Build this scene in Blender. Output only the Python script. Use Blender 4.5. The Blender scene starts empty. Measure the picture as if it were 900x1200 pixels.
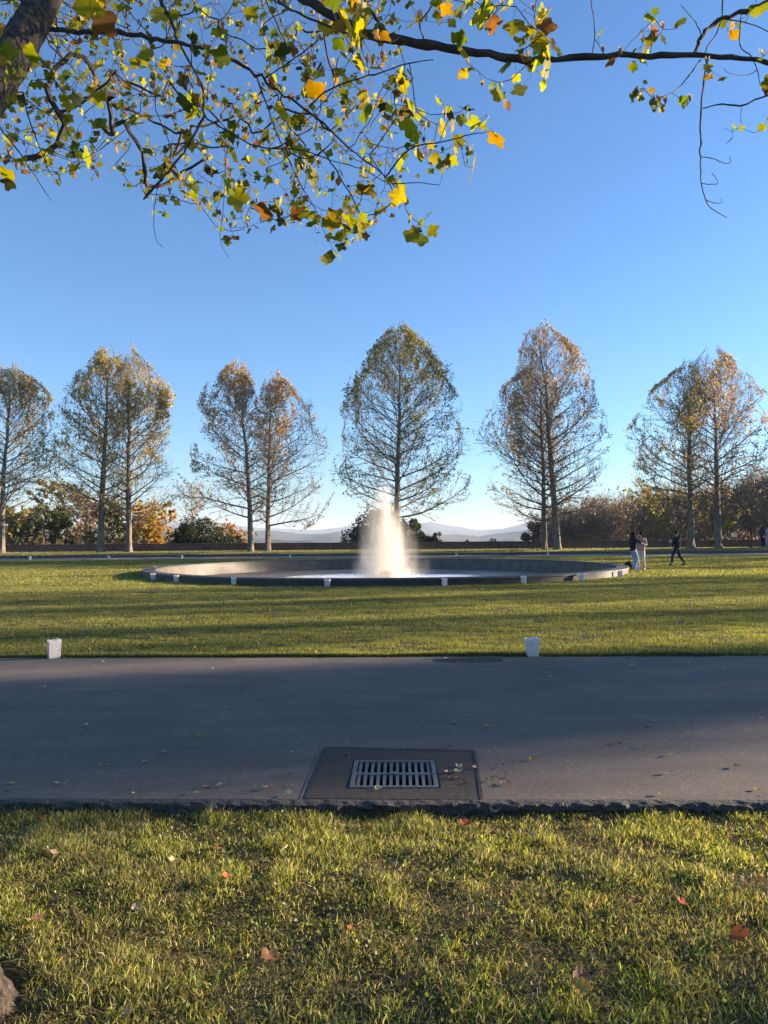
import bpy, math, random
import numpy as np
from mathutils import Vector, Matrix

R = math.radians
rng = np.random.default_rng(11)
random.seed(11)
scene = bpy.context.scene
COL = scene.collection

# ------------------------------------------------------------------ camera
F = 880.0
EYE = 1.65
scene.render.resolution_x, scene.render.resolution_y = 768, 1024
cd = bpy.data.cameras.new('camera')
cam = bpy.data.objects.new('camera', cd)
COL.objects.link(cam)
cd.sensor_fit = 'HORIZONTAL'
cd.sensor_width = 36
cd.lens = 36 * F / 900
cd.clip_start = 0.05
cd.clip_end = 30000
CM = Matrix.Rotation(R(90) + math.atan(28 / F), 3, 'X') @ Matrix.Rotation(R(-0.4), 3, 'Z')
cam.matrix_world = Matrix.Translation((0, 0, EYE)) @ CM.to_4x4()
scene.camera = cam


def P(px, py, Y):
    d = CM @ Vector(((px - 450) / F, (600 - py) / F, -1.0))
    s = Y / d.y
    return np.array([d.x * s, Y, EYE + d.z * s])


# ------------------------------------------------------------------ terrain height
def hsh(ix, iy, seed):
    v = np.sin(ix * 127.1 + iy * 311.7 + seed * 74.7) * 43758.5453
    return v - np.floor(v)


def vnoise(x, y, sc, seed=0):
    x = np.asarray(x, float) / sc
    y = np.asarray(y, float) / sc
    ix, iy = np.floor(x), np.floor(y)
    fx, fy = x - ix, y - iy
    fx = fx * fx * (3 - 2 * fx)
    fy = fy * fy * (3 - 2 * fy)
    a, b = hsh(ix, iy, seed), hsh(ix + 1, iy, seed)
    c, d = hsh(ix, iy + 1, seed), hsh(ix + 1, iy + 1, seed)
    return (a * (1 - fx) + b * fx) * (1 - fy) + (c * (1 - fx) + d * fx) * fy


NEAR, FAR = 4.66, 10.34
SLOPE = 0.025


def vv(x, y):
    return np.asarray(y, float) + SLOPE * np.asarray(x, float) * np.clip((60 - np.asarray(y, float)) / 50, 0, 1)


def gz(x, y):
    x = np.asarray(x, float)
    y = np.asarray(y, float)
    v = vv(x, y)
    z = np.interp(y, [-50, 10.6, 48, 54.5, 56.9, 57.02, 62.5, 63.6, 66, 80, 120, 250, 600, 9000],
                  [0, 0.02, 0.02, 0.05, 0.16, 0.33, 0.55, 0.55, -0.6, -4, -11, -26, -55, -90])
    near = -0.055 + 0.045 * (vnoise(x, y, 0.55, 3) - 0.5) + 0.02 * (vnoise(x, y, 0.17, 5) - 0.5)
    z = np.where(v < NEAR, near, z)
    z = np.where((v >= NEAR) & (v < FAR), -0.04, z)
    lawn = (v >= FAR) & (y < 54)
    z = np.where(lawn, z + 0.03 * (vnoise(x, y, 1.3, 8) - 0.5) * np.clip((54 - y) / 4, 0, 1), z)
    return z


# ------------------------------------------------------------------ mesh builder
class MB:
    def __init__(s):
        s.v, s.q, s.t, s.c, s.qm, s.tm = [], [], [], [], [], []
        s.n = 0
        s.col = False

    def add(s, v, q=None, t=None, c=None, m=0):
        v = np.asarray(v, float).reshape(-1, 3)
        if q is not None and len(q):
            q = np.asarray(q, int).reshape(-1, 4) + s.n
            s.q.append(q)
            s.qm.append(np.full(len(q), m))
        if t is not None and len(t):
            t = np.asarray(t, int).reshape(-1, 3) + s.n
            s.t.append(t)
            s.tm.append(np.full(len(t), m))
        if c is None:
            c = np.ones((len(v), 3))
        else:
            s.col = True
            c = np.asarray(c, float)
            if c.ndim == 1:
                c = np.tile(c, (len(v), 1))
        s.v.append(v)
        s.c.append(c)
        s.n += len(v)

    def box(s, c, size, rz=0, top=1.0, m=0, col=None):
        hx, hy, hz = [a / 2 for a in size]
        vs = []
        for z, k in ((-hz, 1), (hz, top)):
            for x, y in ((-hx, -hy), (hx, -hy), (hx, hy), (-hx, hy)):
                x2, y2 = x * k, y * k
                vs.append((c[0] + x2 * math.cos(rz) - y2 * math.sin(rz), c[1] + x2 * math.sin(rz) + y2 * math.cos(rz), c[2] + z))
        s.add(vs, [(3, 2, 1, 0), (4, 5, 6, 7), (0, 1, 5, 4), (1, 2, 6, 5), (2, 3, 7, 6), (3, 0, 4, 7)], m=m, c=col)

    def tube(s, pts, rad, sides=8, cap=True, rough=0.0, seed=0, col=None, m=0):
        pts = np.asarray(pts, float)
        rad = np.broadcast_to(np.asarray(rad, float), (len(pts),))
        tan = np.gradient(pts, axis=0)
        tan /= np.linalg.norm(tan, axis=1)[:, None] + 1e-9
        ref = np.array([0, 0, 1.0]) if abs(tan[len(tan) // 2][2]) < 0.9 else np.array([1.0, 0, 0])
        a = np.cross(tan, ref)
        a /= np.linalg.norm(a, axis=1)[:, None] + 1e-9
        b = np.cross(tan, a)
        th = np.arange(sides) * 2 * math.pi / sides
        rr = rad[:, None] * np.ones(sides)
        if rough:
            i, j = np.meshgrid(np.arange(len(pts)), np.arange(sides), indexing='ij')
            rr = rr * (1 + rough * (hsh(i, j, seed) - 0.5) + rough * 1.2 * (hsh(i * 0 + 1, j, seed + 2) - 0.5))
        v = pts[:, None, :] + rr[:, :, None] * (np.cos(th)[None, :, None] * a[:, None, :] + np.sin(th)[None, :, None] * b[:, None, :])
        n = len(pts)
        q = []
        for i in range(n - 1):
            for j in range(sides):
                k = (j + 1) % sides
                q.append((i * sides + j, i * sides + k, (i + 1) * sides + k, (i + 1) * sides + j))
        v = v.reshape(-1, 3)
        t = []
        if cap:
            v = np.vstack([v, pts[0], pts[-1]])
            e = n * sides
            for j in range(sides):
                k = (j + 1) % sides
                t.append((e, k, j))
                t.append((e + 1, (n - 1) * sides + j, (n - 1) * sides + k))
        s.add(v, q, t, col, m)

    def segs(s, A, B, ra, rb, sides=4, col=None):
        A, B = np.asarray(A, float), np.asarray(B, float)
        n = len(A)
        if not n:
            return
        d = B - A
        d /= np.linalg.norm(d, axis=1)[:, None] + 1e-9
        ref = np.where(np.abs(d[:, 2:3]) < 0.9, np.array([[0, 0, 1.0]]), np.array([[1.0, 0, 0]]))
        a = np.cross(d, ref)
        a /= np.linalg.norm(a, axis=1)[:, None] + 1e-9
        b = np.cross(d, a)
        th = np.arange(sides) * 2 * math.pi / sides
        ring = np.cos(th)[None, :, None] * a[:, None, :] + np.sin(th)[None, :, None] * b[:, None, :]
        ra = np.broadcast_to(np.asarray(ra, float), (n,))[:, None, None]
        rb = np.broadcast_to(np.asarray(rb, float), (n,))[:, None, None]
        v = np.concatenate([A[:, None, :] + ring * ra, B[:, None, :] + ring * rb], 1)
        j = np.arange(sides)
        k = (j + 1) % sides
        f = np.stack([j, k, k + sides, j + sides], 1)
        q = (np.arange(n)[:, None, None] * 2 * sides + f[None]).reshape(-1, 4)
        s.add(v, q, c=col)

    def leaves(s, C, size, col, flat=0.0, asp=0.62):
        """pointed four-corner leaves, free orientation; size and col per leaf"""
        n = len(C)
        u = rng.normal(size=(n, 3))
        u[:, 2] *= (1 - flat)
        u /= np.linalg.norm(u, axis=1)[:, None]
        w = rng.normal(size=(n, 3))
        w = np.cross(u, w)
        w /= np.linalg.norm(w, axis=1)[:, None]
        size = np.broadcast_to(size, (n,))[:, None]
        v = np.stack([C - u * size * .5, C + w * size * asp * .5 + u * size * .05, C + u * size * .5, C - w * size * asp * .5 + u * size * .05], 1)
        q = np.arange(n * 4).reshape(n, 4)
        s.add(v, q, c=np.repeat(col, 4, axis=0))

    def ellipsoid(s, c, r, seg=12, rings=8, m=0, col=None, rot=None):
        vs, q, t = [], [], []
        for i in range(1, rings):
            ph = math.pi * i / rings
            for j in range(seg):
                a = 2 * math.pi * j / seg
                vs.append((r[0] * math.sin(ph) * math.cos(a), r[1] * math.sin(ph) * math.sin(a), r[2] * math.cos(ph)))
        vs += [(0, 0, r[2]), (0, 0, -r[2])]
        e = (rings - 1) * seg
        for i in range(rings - 2):
            for j in range(seg):
                k = (j + 1) % seg
                q.append((i * seg + j, (i + 1) * seg + j, (i + 1) * seg + k, i * seg + k))
        for j in range(seg):
            k = (j + 1) % seg
            t.append((e, j, k))
            t.append((e + 1, (rings - 2) * seg + k, (rings - 2) * seg + j))
        vs = np.array(vs)
        if rot is not None:
            vs = vs @ np.array(rot).T
        s.add(vs + np.array(c), q, t, col, m)

    def mesh(s, name, mats, smooth=False):
        me = bpy.data.meshes.new(name)
        V = np.concatenate(s.v)
        Q = np.concatenate(s.q) if s.q else np.zeros((0, 4), int)
        T = np.concatenate(s.t) if s.t else np.zeros((0, 3), int)
        me.vertices.add(len(V))
        me.vertices.foreach_set('co', V.astype(np.float32).ravel())
        li = np.concatenate([Q.ravel(), T.ravel()]).astype(np.int32)
        me.loops.add(len(li))
        me.loops.foreach_set('vertex_index', li)
        st = np.concatenate([np.arange(len(Q)) * 4, len(Q) * 4 + np.arange(len(T)) * 3]).astype(np.int32)
        me.polygons.add(len(st))
        me.polygons.foreach_set('loop_start', st)
        mi = np.concatenate((s.qm or [np.zeros(0)]) + (s.tm or [np.zeros(0)])).astype(np.int32)
        if not isinstance(mats, (list, tuple)):
            mats = [mats]
        for m in mats:
            me.materials.append(m)
        me.polygons.foreach_set('material_index', mi)
        me.polygons.foreach_set('use_smooth', np.full(len(st), smooth))
        if s.col:
            at = me.color_attributes.new('col', 'FLOAT_COLOR', 'POINT')
            C = np.concatenate(s.c)
            at.data.foreach_set('color', np.hstack([C, np.ones((len(C), 1))]).astype(np.float32).ravel())
        me.update()
        me.validate()
        return me

    def build(s, name, mats, parent=None, smooth=False):
        o = bpy.data.objects.new(name, s.mesh(name, mats, smooth))
        COL.objects.link(o)
        if parent is not None:
            o.parent = parent
        return o


def tag(o, label=None, cat=None, group=None, kind=None):
    for k, v in (('label', label), ('category', cat), ('group', group), ('kind', kind)):
        if v:
            o[k] = v
    return o


def empty(name, loc, label, cat, group=None, rz=0):
    o = bpy.data.objects.new(name, None)
    COL.objects.link(o)
    o.location = loc
    o.rotation_euler = (0, 0, rz)
    o.empty_display_size = 0.3
    return tag(o, label, cat, group)


def copy_thing(root, loc, rz=0, sc=1.0, label=None, group=None):
    r = root.copy()
    COL.objects.link(r)
    r.location = loc
    r.rotation_euler = (0, 0, rz)
    r.scale = (sc, sc, sc) if not isinstance(sc, tuple) else sc
    if label:
        r['label'] = label
    if group:
        r['group'] = group
    for ch in list(root.children):
        c = ch.copy()
        COL.objects.link(c)
        c.parent = r
        for g in list(ch.children):
            d = g.copy()
            COL.objects.link(d)
            d.parent = c
    return r


# ------------------------------------------------------------------ materials
def newmat(name):
    m = bpy.data.materials.new(name)
    m.use_nodes = True
    nt = m.node_tree
    nt.nodes.clear()
    out = nt.nodes.new('ShaderNodeOutputMaterial')
    return m, nt, out


def N(nt, typ, **kw):
    n = nt.nodes.new(typ)
    for k, v in kw.items():
        if k.startswith('i_'):
            key = k[2:].replace('_', ' ')
            n.inputs[key].default_value = v
        else:
            setattr(n, k, v)
    return n


def ramp(nt, fac, stops):
    r = nt.nodes.new('ShaderNodeValToRGB')
    e = r.color_ramp.elements
    while len(e) < len(stops):
        e.new(0.5)
    for k, (p, c) in enumerate(stops):
        e[k].position = p
        e[k].color = (*c, 1) if len(c) == 3 else c
    nt.links.new(fac, r.inputs[0])
    return r.outputs[0]


def coords(nt, scale=(1, 1, 1)):
    g = N(nt, 'ShaderNodeNewGeometry')
    mp = N(nt, 'ShaderNodeMapping')
    mp.inputs['Scale'].default_value = scale
    nt.links.new(g.outputs['Position'], mp.inputs[0])
    return mp.outputs[0]


def ocoords(nt, scale=(1, 1, 1)):
    g = N(nt, 'ShaderNodeTexCoord')
    mp = N(nt, 'ShaderNodeMapping')
    mp.inputs['Scale'].default_value = scale
    nt.links.new(g.outputs['Object'], mp.inputs[0])
    return mp.outputs[0]


def noise(nt, vec, sc, det=4, rough=0.55, dist=0.0):
    n = N(nt, 'ShaderNodeTexNoise')
    n.inputs['Scale'].default_value = sc
    n.inputs['Detail'].default_value = det
    n.inputs['Roughness'].default_value = rough
    n.inputs['Distortion'].default_value = dist
    nt.links.new(vec, n.inputs['Vector'])
    return n.outputs['Fac']


def mixc(nt, fac, a, b, mode='MIX'):
    m = N(nt, 'ShaderNodeMix', data_type='RGBA', blend_type=mode)
    for sock, val in ((m.inputs[0], fac), (m.inputs[6], a), (m.inputs[7], b)):
        if hasattr(val, 'type') and hasattr(val, 'is_linked'):
            nt.links.new(val, sock)
        elif isinstance(val, (tuple, list)):
            sock.default_value = (*val, 1) if len(val) == 3 else val
        else:
            sock.default_value = val
    return m.outputs[2]


def bump(nt, h, strength=0.5, dist=0.01):
    b = N(nt, 'ShaderNodeBump')
    b.inputs['Strength'].default_value = strength
    b.inputs['Distance'].default_value = dist
    nt.links.new(h, b.inputs['Height'])
    return b.outputs[0]


def simple(name, c1, c2=None, sc=5, rough=0.8, bs=0.3, bd=0.01, scale=(1, 1, 1), world=False, metallic=0.0, det=5, spec=0.5):
    m, nt, out = newmat(name)
    p = N(nt, 'ShaderNodeBsdfPrincipled')
    p.inputs['Roughness'].default_value = rough
    p.inputs['Metallic'].default_value = metallic
    p.inputs['Specular IOR Level'].default_value = spec
    vec = coords(nt, scale) if world else ocoords(nt, scale)
    f = noise(nt, vec, sc, det)
    c2 = c2 or tuple(x * 0.75 for x in c1)
    nt.links.new(ramp(nt, f, [(0.40, c2), (0.60, c1)] if 'bark' in name else [(0.3, c2), (0.7, c1)]), p.inputs['Base Color'])
    if bs:
        nt.links.new(bump(nt, f, bs, bd), p.inputs['Normal'])
    nt.links.new(p.outputs[0], out.inputs[0])
    return m


def leafmat(name, trans=0.45, gloss=0.06, rough=0.5):
    m, nt, out = newmat(name)
    a = N(nt, 'ShaderNodeAttribute', attribute_name='col')
    d = N(nt, 'ShaderNodeBsdfDiffuse')
    t = N(nt, 'ShaderNodeBsdfTranslucent')
    g = N(nt, 'ShaderNodeBsdfGlossy')
    g.inputs['Roughness'].default_value = rough
    g.inputs['Color'].default_value = (0.8, 0.8, 0.8, 1)
    nt.links.new(a.outputs['Color'], d.inputs['Color'])
    hs = N(nt, 'ShaderNodeHueSaturation')
    hs.inputs['Saturation'].default_value = 1.15
    hs.inputs['Value'].default_value = 1.35
    nt.links.new(a.outputs['Color'], hs.inputs['Color'])
    nt.links.new(hs.outputs[0], t.inputs['Color'])
    m1 = N(nt, 'ShaderNodeMixShader')
    m1.inputs[0].default_value = trans
    nt.links.new(d.outputs[0], m1.inputs[1])
    nt.links.new(t.outputs[0], m1.inputs[2])
    m2 = N(nt, 'ShaderNodeMixShader')
    m2.inputs[0].default_value = gloss
    nt.links.new(m1.outputs[0], m2.inputs[1])
    nt.links.new(g.outputs[0], m2.inputs[2])
    nt.links.new(m2.outputs[0], out.inputs[0])
    return m


M_LEAF = leafmat('leaf', 0.5, 0.02)
M_NLEAF = leafmat('tulip_leaf', 0.55, 0.015, 0.5)
M_GRASS = leafmat('grass_blade', 0.5, 0.03, 0.45)
M_LITTER = leafmat('dry_leaf', 0.15, 0.03, 0.6)
M_BARK = simple('bark', (0.24, 0.19, 0.145), (0.085, 0.068, 0.052), 3.5, 0.95, 0.9, 0.05, (4, 4, 0.6))
M_NBARK = simple('furrowed_bark', (0.105, 0.075, 0.052), (0.016, 0.012, 0.009), 5.0, 0.95, 1.0, 0.06, (6, 6, 1.4), det=9)
M_TWIG = simple('twig_bark', (0.055, 0.043, 0.033), (0.025, 0.02, 0.015), 9, 0.9, 0.5, 0.004)
M_PALETWIG = simple('pale_bark', (0.30, 0.25, 0.20), (0.18, 0.15, 0.12), 3, 0.9, 0.3, 0.02)
M_PARAPET = None


nt_l = M_NLEAF.node_tree
_a = [n for n in nt_l.nodes if n.type == 'ATTRIBUTE'][0]
_f = noise(nt_l, coords(nt_l), 42, 5, 0.7)
_f2 = noise(nt_l, coords(nt_l), 14, 3, 0.6)
_c = mixc(nt_l, ramp(nt_l, _f, [(0.66, (0, 0, 0)), (0.71, (1, 1, 1))]), _a.outputs['Color'], (0.11, 0.06, 0.025))
_c = mixc(nt_l, 1.0, _c, ramp(nt_l, _f2, [(0.3, (0.7, 0.75, 0.7)), (0.7, (1.2, 1.1, 1.0))]), 'MULTIPLY')
for _n in list(nt_l.nodes):
    if _n.type in ('BSDF_DIFFUSE', 'HUE_SAT'):
        nt_l.links.new(_c, _n.inputs['Color'])


def asphalt_mat(name, base, hi, stain=True):
    m, nt, out = newmat(name)
    p = N(nt, 'ShaderNodeBsdfPrincipled')
    vec = coords(nt)
    fine = noise(nt, vec, 130, 3, 0.7)
    vor = N(nt, 'ShaderNodeTexVoronoi')
    vor.inputs['Scale'].default_value = 85
    nt.links.new(vec, vor.inputs['Vector'])
    big = noise(nt, vec, 0.8, 5, 0.6)
    mid = noise(nt, coords(nt, (0.35, 1.6, 1)), 2.2, 4, 0.6)
    c = ramp(nt, fine, [(0.32, tuple(x * 0.55 for x in base)), (0.55, base), (0.76, hi)])
    # scattered pale aggregate
    vc = N(nt, 'ShaderNodeSeparateColor')
    nt.links.new(vor.outputs['Color'], vc.inputs[0])
    sp = ramp(nt, vc.outputs[0], [(0.93, (0, 0, 0)), (0.96, (1, 1, 1))])
    c = mixc(nt, sp, c, tuple(min(1, x * 1.0) for x in hi))
    s1 = ramp(nt, big, [(0.3, (0.78, 0.78, 0.80)), (0.7, (1.15, 1.12, 1.08))])
    c = mixc(nt, 1.0, c, s1, 'MULTIPLY')
    if stain:
        s2 = ramp(nt, mid, [(0.35, (0.86, 0.86, 0.87)), (0.6, (1.05, 1.04, 1.03))])
        c = mixc(nt, 1.0, c, s2, 'MULTIPLY')
    nt.links.new(c, p.inputs['Base Color'])
    p.inputs['Roughness'].default_value = 0.86
    p.inputs['Specular IOR Level'].default_value = 0.35
    nt.links.new(bump(nt, fine, 0.55, 0.006), p.inputs['Normal'])
    nt.links.new(p.outputs[0], out.inputs[0])
    return m


M_ASPH = asphalt_mat('asphalt', (0.152, 0.122, 0.097), (0.23, 0.19, 0.155))
M_PATCH = asphalt_mat('patch_asphalt', (0.046, 0.037, 0.030), (0.10, 0.083, 0.068), False)
M_FARPATH = simple('far_path_gravel', (0.20, 0.18, 0.16), (0.13, 0.12, 0.11), 3, 0.9, 0.3, 0.01, world=True)
M_KERBROCK = simple('broken_stone_kerb', (0.06, 0.055, 0.05), (0.015, 0.014, 0.013), 30, 0.85, 0.8, 0.02, world=True)
M_STONE = simple('kerb_stone', (0.28, 0.26, 0.23), (0.18, 0.17, 0.15), 4, 0.85, 0.4, 0.01, world=True)
M_IRON = simple('galvanised_iron', (0.14, 0.14, 0.14), (0.08, 0.08, 0.08), 18, 0.6, 0.3, 0.003, metallic=0.2)
M_DARK = simple('wet_pit', (0.015, 0.014, 0.013), None, 8, 0.7)
M_SOIL = simple('soil', (0.06, 0.045, 0.03), (0.03, 0.022, 0.015), 20, 0.95, 0.6, 0.02, world=True)


def lawn_mat():
    m, nt, out = newmat('lawn')
    p = N(nt, 'ShaderNodeBsdfPrincipled')
    v1 = coords(nt, (1, 1, 1))
    f1 = noise(nt, v1, 9, 6, 0.7)
    f2 = noise(nt, v1, 0.45, 4, 0.6)
    f3 = noise(nt, v1, 60, 3, 0.7)
    c = ramp(nt, f1, [(0.3, (0.028, 0.030, 0.010)), (0.5, (0.060, 0.062, 0.020)), (0.72, (0.12, 0.11, 0.042))])
    c = mixc(nt, ramp(nt, f2, [(0.35, (0, 0, 0)), (0.65, (1, 1, 1))]), c, mixc(nt, 0.5, c, (0.09, 0.075, 0.03)))
    c = mixc(nt, 1.0, c, ramp(nt, f3, [(0.3, (0.6, 0.6, 0.6)), (0.7, (1.3, 1.3, 1.25))]), 'MULTIPLY')
    nt.links.new(c, p.inputs['Base Color'])
    p.inputs['Roughness'].default_value = 0.95
    p.inputs['Specular IOR Level'].default_value = 0.15
    nt.links.new(bump(nt, f3, 0.8, 0.03), p.inputs['Normal'])
    nt.links.new(p.outputs[0], out.inputs[0])
    return m


M_LAWN = lawn_mat()
M_VALLEY = simple('valley_scrub', (0.09, 0.08, 0.045), (0.04, 0.043, 0.022), 0.06, 0.95, 0.5, 0.5, world=True, det=10)
M_HILL = simple('wooded_hill', (0.040, 0.042, 0.030), (0.022, 0.025, 0.018), 0.02, 0.95, 0.3, 3.0, world=True, det=12)


def brick_mat():
    m, nt, out = newmat('parapet_brick')
    p = N(nt, 'ShaderNodeBsdfPrincipled')
    b = N(nt, 'ShaderNodeTexBrick')
    b.inputs['Scale'].default_value = 4.2
    b.inputs['Color1'].default_value = (0.20, 0.105, 0.07, 1)
    b.inputs['Color2'].default_value = (0.13, 0.075, 0.055, 1)
    b.inputs['Mortar'].default_value = (0.16, 0.14, 0.12, 1)
    b.inputs['Mortar Size'].default_value = 0.015
    b.inputs['Brick Width'].default_value = 0.9
    b.inputs['Row Height'].default_value = 0.3
    g = N(nt, 'ShaderNodeNewGeometry')
    sx = N(nt, 'ShaderNodeSeparateXYZ')
    cx = N(nt, 'ShaderNodeCombineXYZ')
    nt.links.new(g.outputs['Position'], sx.inputs[0])
    nt.links.new(sx.outputs[0], cx.inputs[0])
    nt.links.new(sx.outputs[2], cx.inputs[1])
    nt.links.new(cx.outputs[0], b.inputs['Vector'])
    f = noise(nt, coords(nt), 0.7, 5)
    c = mixc(nt, 1.0, b.outputs['Color'], ramp(nt, f, [(0.3, (0.65, 0.65, 0.65)), (0.7, (1.15, 1.1, 1.05))]), 'MULTIPLY')
    nt.links.new(c, p.inputs['Base Color'])
    p.inputs['Roughness'].default_value = 0.9
    nt.links.new(bump(nt, b.outputs['Fac'], -0.4, 0.01), p.inputs['Normal'])
    nt.links.new(p.outputs[0], out.inputs[0])
    return m


M_PARAPET = brick_mat()
M_COPE = simple('bluestone_coping', (0.12, 0.10, 0.085), (0.07, 0.06, 0.052), 3, 0.8, 0.3, 0.01, world=True)
M_POOL = simple('pool_stone', (0.115, 0.092, 0.068), (0.05, 0.042, 0.034), 2.5, 0.6, 0.3, 0.01, world=True)
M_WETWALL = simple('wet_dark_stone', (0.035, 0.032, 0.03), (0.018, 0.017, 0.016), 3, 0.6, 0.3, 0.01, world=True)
M_POOLFLOOR = simple('pool_floor_stone', (0.17, 0.14, 0.105), (0.085, 0.072, 0.058), 1.2, 0.5, 0.3, 0.01, world=True, det=8)
M_POOLCOPE = simple('pool_coping', (0.075, 0.07, 0.065), (0.04, 0.038, 0.035), 3, 0.6, 0.3, 0.01, world=True)
M_BAG = None


def bag_mat():
    m, nt, out = newmat('white_paper')
    d = N(nt, 'ShaderNodeBsdfDiffuse')
    t = N(nt, 'ShaderNodeBsdfTranslucent')
    f = noise(nt, ocoords(nt), 25, 4)
    c = ramp(nt, f, [(0.3, (0.70, 0.67, 0.64)), (0.7, (0.86, 0.84, 0.80))])
    nt.links.new(c, d.inputs[0])
    nt.links.new(c, t.inputs[0])
    mx = N(nt, 'ShaderNodeMixShader')
    mx.inputs[0].default_value = 0.45
    nt.links.new(d.outputs[0], mx.inputs[1])
    nt.links.new(t.outputs[0], mx.inputs[2])
    nt.links.new(mx.outputs[0], out.inputs[0])
    return m


M_BAG = bag_mat()

# ------------------------------------------------------------------ ground sheet
PCX, PCY, PR = 0.05, 35.2, 10.85
ys = np.unique(np.concatenate([np.linspace(-40, 1.0, 12), np.arange(1.0, 4.4, 0.06), np.arange(4.4, 4.95, 0.03),
                               np.arange(5, 10.1, 0.5), np.arange(10.05, 10.7, 0.03), np.arange(10.7, 23.6, 0.4), np.arange(23.75, 47.2, 0.22), [48, 49, 50],
                               [51, 52, 53, 54.5, 56, 56.9, 57.02, 58.5, 60, 61.2, 62.5, 63.6, 66, 72, 80, 100, 120, 170, 250, 400, 600, 1200, 3000, 9000]]))
xs = np.unique(np.concatenate([[-9000, -3000, -1000, -300, -120], np.arange(-60, -12.5, 1.5), np.arange(-12, -5, 0.22), np.arange(-5, 5.01, 0.06), np.arange(5.2, 12.2, 0.22), np.arange(12.5, 60.1, 1.5), [120, 300, 1000, 3000, 9000]]))
X, Y = np.meshgrid(xs, ys)
Z = gz(X, Y)
Z = np.where(np.hypot(X - PCX, Y - PCY) < PR - 0.24, -0.9, Z)
g = MB()
nx, ny = len(xs), len(ys)
idx = np.arange(nx * ny).reshape(ny, nx)
q = np.stack([idx[:-1, :-1], idx[:-1, 1:], idx[1:, 1:], idx[1:, :-1]], -1)
far = (ys[:-1] >= 63.5)
g.add(np.stack([X, Y, Z], -1).reshape(-1, 3))
qn, qf = q[~far].reshape(-1, 4), q[far].reshape(-1, 4)
g.q, g.qm = [qn, qf], [np.zeros(len(qn)), np.ones(len(qf))]
tag(g.build('ground', [M_LAWN, M_VALLEY], smooth=False), kind='structure')

# ------------------------------------------------------------------ near road (slab with rough broken stone edge)
def near_y(x):
    return NEAR - SLOPE * x


def far_y(x):
    return FAR - SLOPE * x


rx = np.concatenate([[-120, -60, -20], np.arange(-7, 7.01, 0.05), [20, 60, 120]])
def yy(v, x):          # solve vv(x,y)=v
    y = v - SLOPE * x
    for _ in range(6):
        y = v - SLOPE * x * np.clip((60 - y) / 50, 0, 1)
    return y
wob = 0.02 * (vnoise(rx, rx * 0, 0.9, 4) - 0.5) + 0.012 * (vnoise(rx, rx * 0, 0.13, 6) - 0.5)
y0 = yy(NEAR + 0.09, rx) + wob * 0.3
y1 = yy(FAR, rx) - 0.05 + 0.09 * (vnoise(rx, rx * 0, 0.7, 14) - 0.5) + 0.06 * (vnoise(rx, rx * 0, 0.15, 15) - 0.5)
cols = [y0, y0 * 0.75 + y1 * 0.25, y0 * 0.5 + y1 * 0.5, y0 * 0.25 + y1 * 0.75, y1, y1 + 0.01]
zz = [0, 0.012, 0.018, 0.012, 0, -0.06]
road = MB()
nr = len(rx)
road.add(np.concatenate([np.stack([rx, c, np.full(nr, z)], 1) for c, z in zip(cols, zz)]))
qq = []
for k in range(len(cols) - 1):
    for i in range(nr - 1):
        qq.append((k * nr + i, k * nr + i + 1, (k + 1) * nr + i + 1, (k + 1) * nr + i))
road.q.append(np.array(qq))
road.qm.append(np.zeros(len(qq)))
tag(road.build('road', M_ASPH), kind='structure')

# broken stone edging of the road
kb = MB()
kx = np.concatenate([np.linspace(-60, -7, 30), np.arange(-6.9, 6.91, 0.018), np.linspace(7, 60, 30)])
nk = len(kx)
rows = []
jit = lambda s, sc, a: a * (vnoise(kx, kx * 0, sc, s) - 0.5)
ye = yy(NEAR, kx)
rows.append(np.stack([kx, ye + 0.10, np.full(nk, 0.002)], 1))
rows.append(np.stack([kx, ye + 0.035 + jit(1, .06, .03), 0.006 + jit(2, .05, .012)], 1))
rows.append(np.stack([kx, ye - 0.0 + jit(3, .05, .035) + jit(33, .3, .03), 0.001 + jit(4, .06, .024)], 1))
rows.append(np.stack([kx, ye - 0.008 + jit(5, .05, .04), -0.022 + jit(6, .035, .020)], 1))
rows.append(np.stack([kx, ye + 0.0 + jit(7, .07, .045), -0.048 + jit(8, .04, .018)], 1))
rows.append(np.stack([kx, ye + 0.03, np.full(nk, -0.14)], 1))
kb.add(np.concatenate(rows))
i = np.arange(nk - 1)
for k in range(len(rows) - 1):
    kb.q.append(np.stack([k * nk + i, (k + 1) * nk + i, (k + 1) * nk + i + 1, k * nk + i + 1], 1))
    kb.qm.append(np.zeros(nk - 1))
tag(kb.build('stone_kerb', M_KERBROCK), kind='structure')

# far path + its kerb
fp = MB()
fx = np.linspace(-150, 150, 61)
fr = [np.stack([fx, np.full(61, y), gz(fx, np.full(61, y)) + 0.006], 1) for y in (54.55, 55.3, 56, 56.82)]
fp.add(np.concatenate(fr))
i = np.arange(60)
for k in range(3):
    fp.q.append(np.stack([k * 61 + i, k * 61 + i + 1, (k + 1) * 61 + i + 1, (k + 1) * 61 + i], 1))
    fp.qm.append(np.zeros(60))
tag(fp.build('far_path', M_FARPATH), kind='structure')
fk = MB()
fk.box((0, 56.96, 0.20), (300, 0.18, 0.28))
tag(fk.build('far_kerb', M_COPE), kind='structure')

# ------------------------------------------------------------------ asphalt patch, drain grate
def onroad(px, py, z=0.012):
    d = CM @ Vector(((px - 450) / F, (600 - py) / F, -1.0))
    s = (z - EYE) / d.z
    return np.array([d.x * s, d.y * s, z])


def roadz(x, y):
    v = float(vv(x, y))
    t = (v - (NEAR + .09)) / (FAR - .05 - NEAR - .09)
    return float(np.interp(t, [0, .25, .5, .75, 1], [0, .012, .018, .012, 0]))


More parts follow.
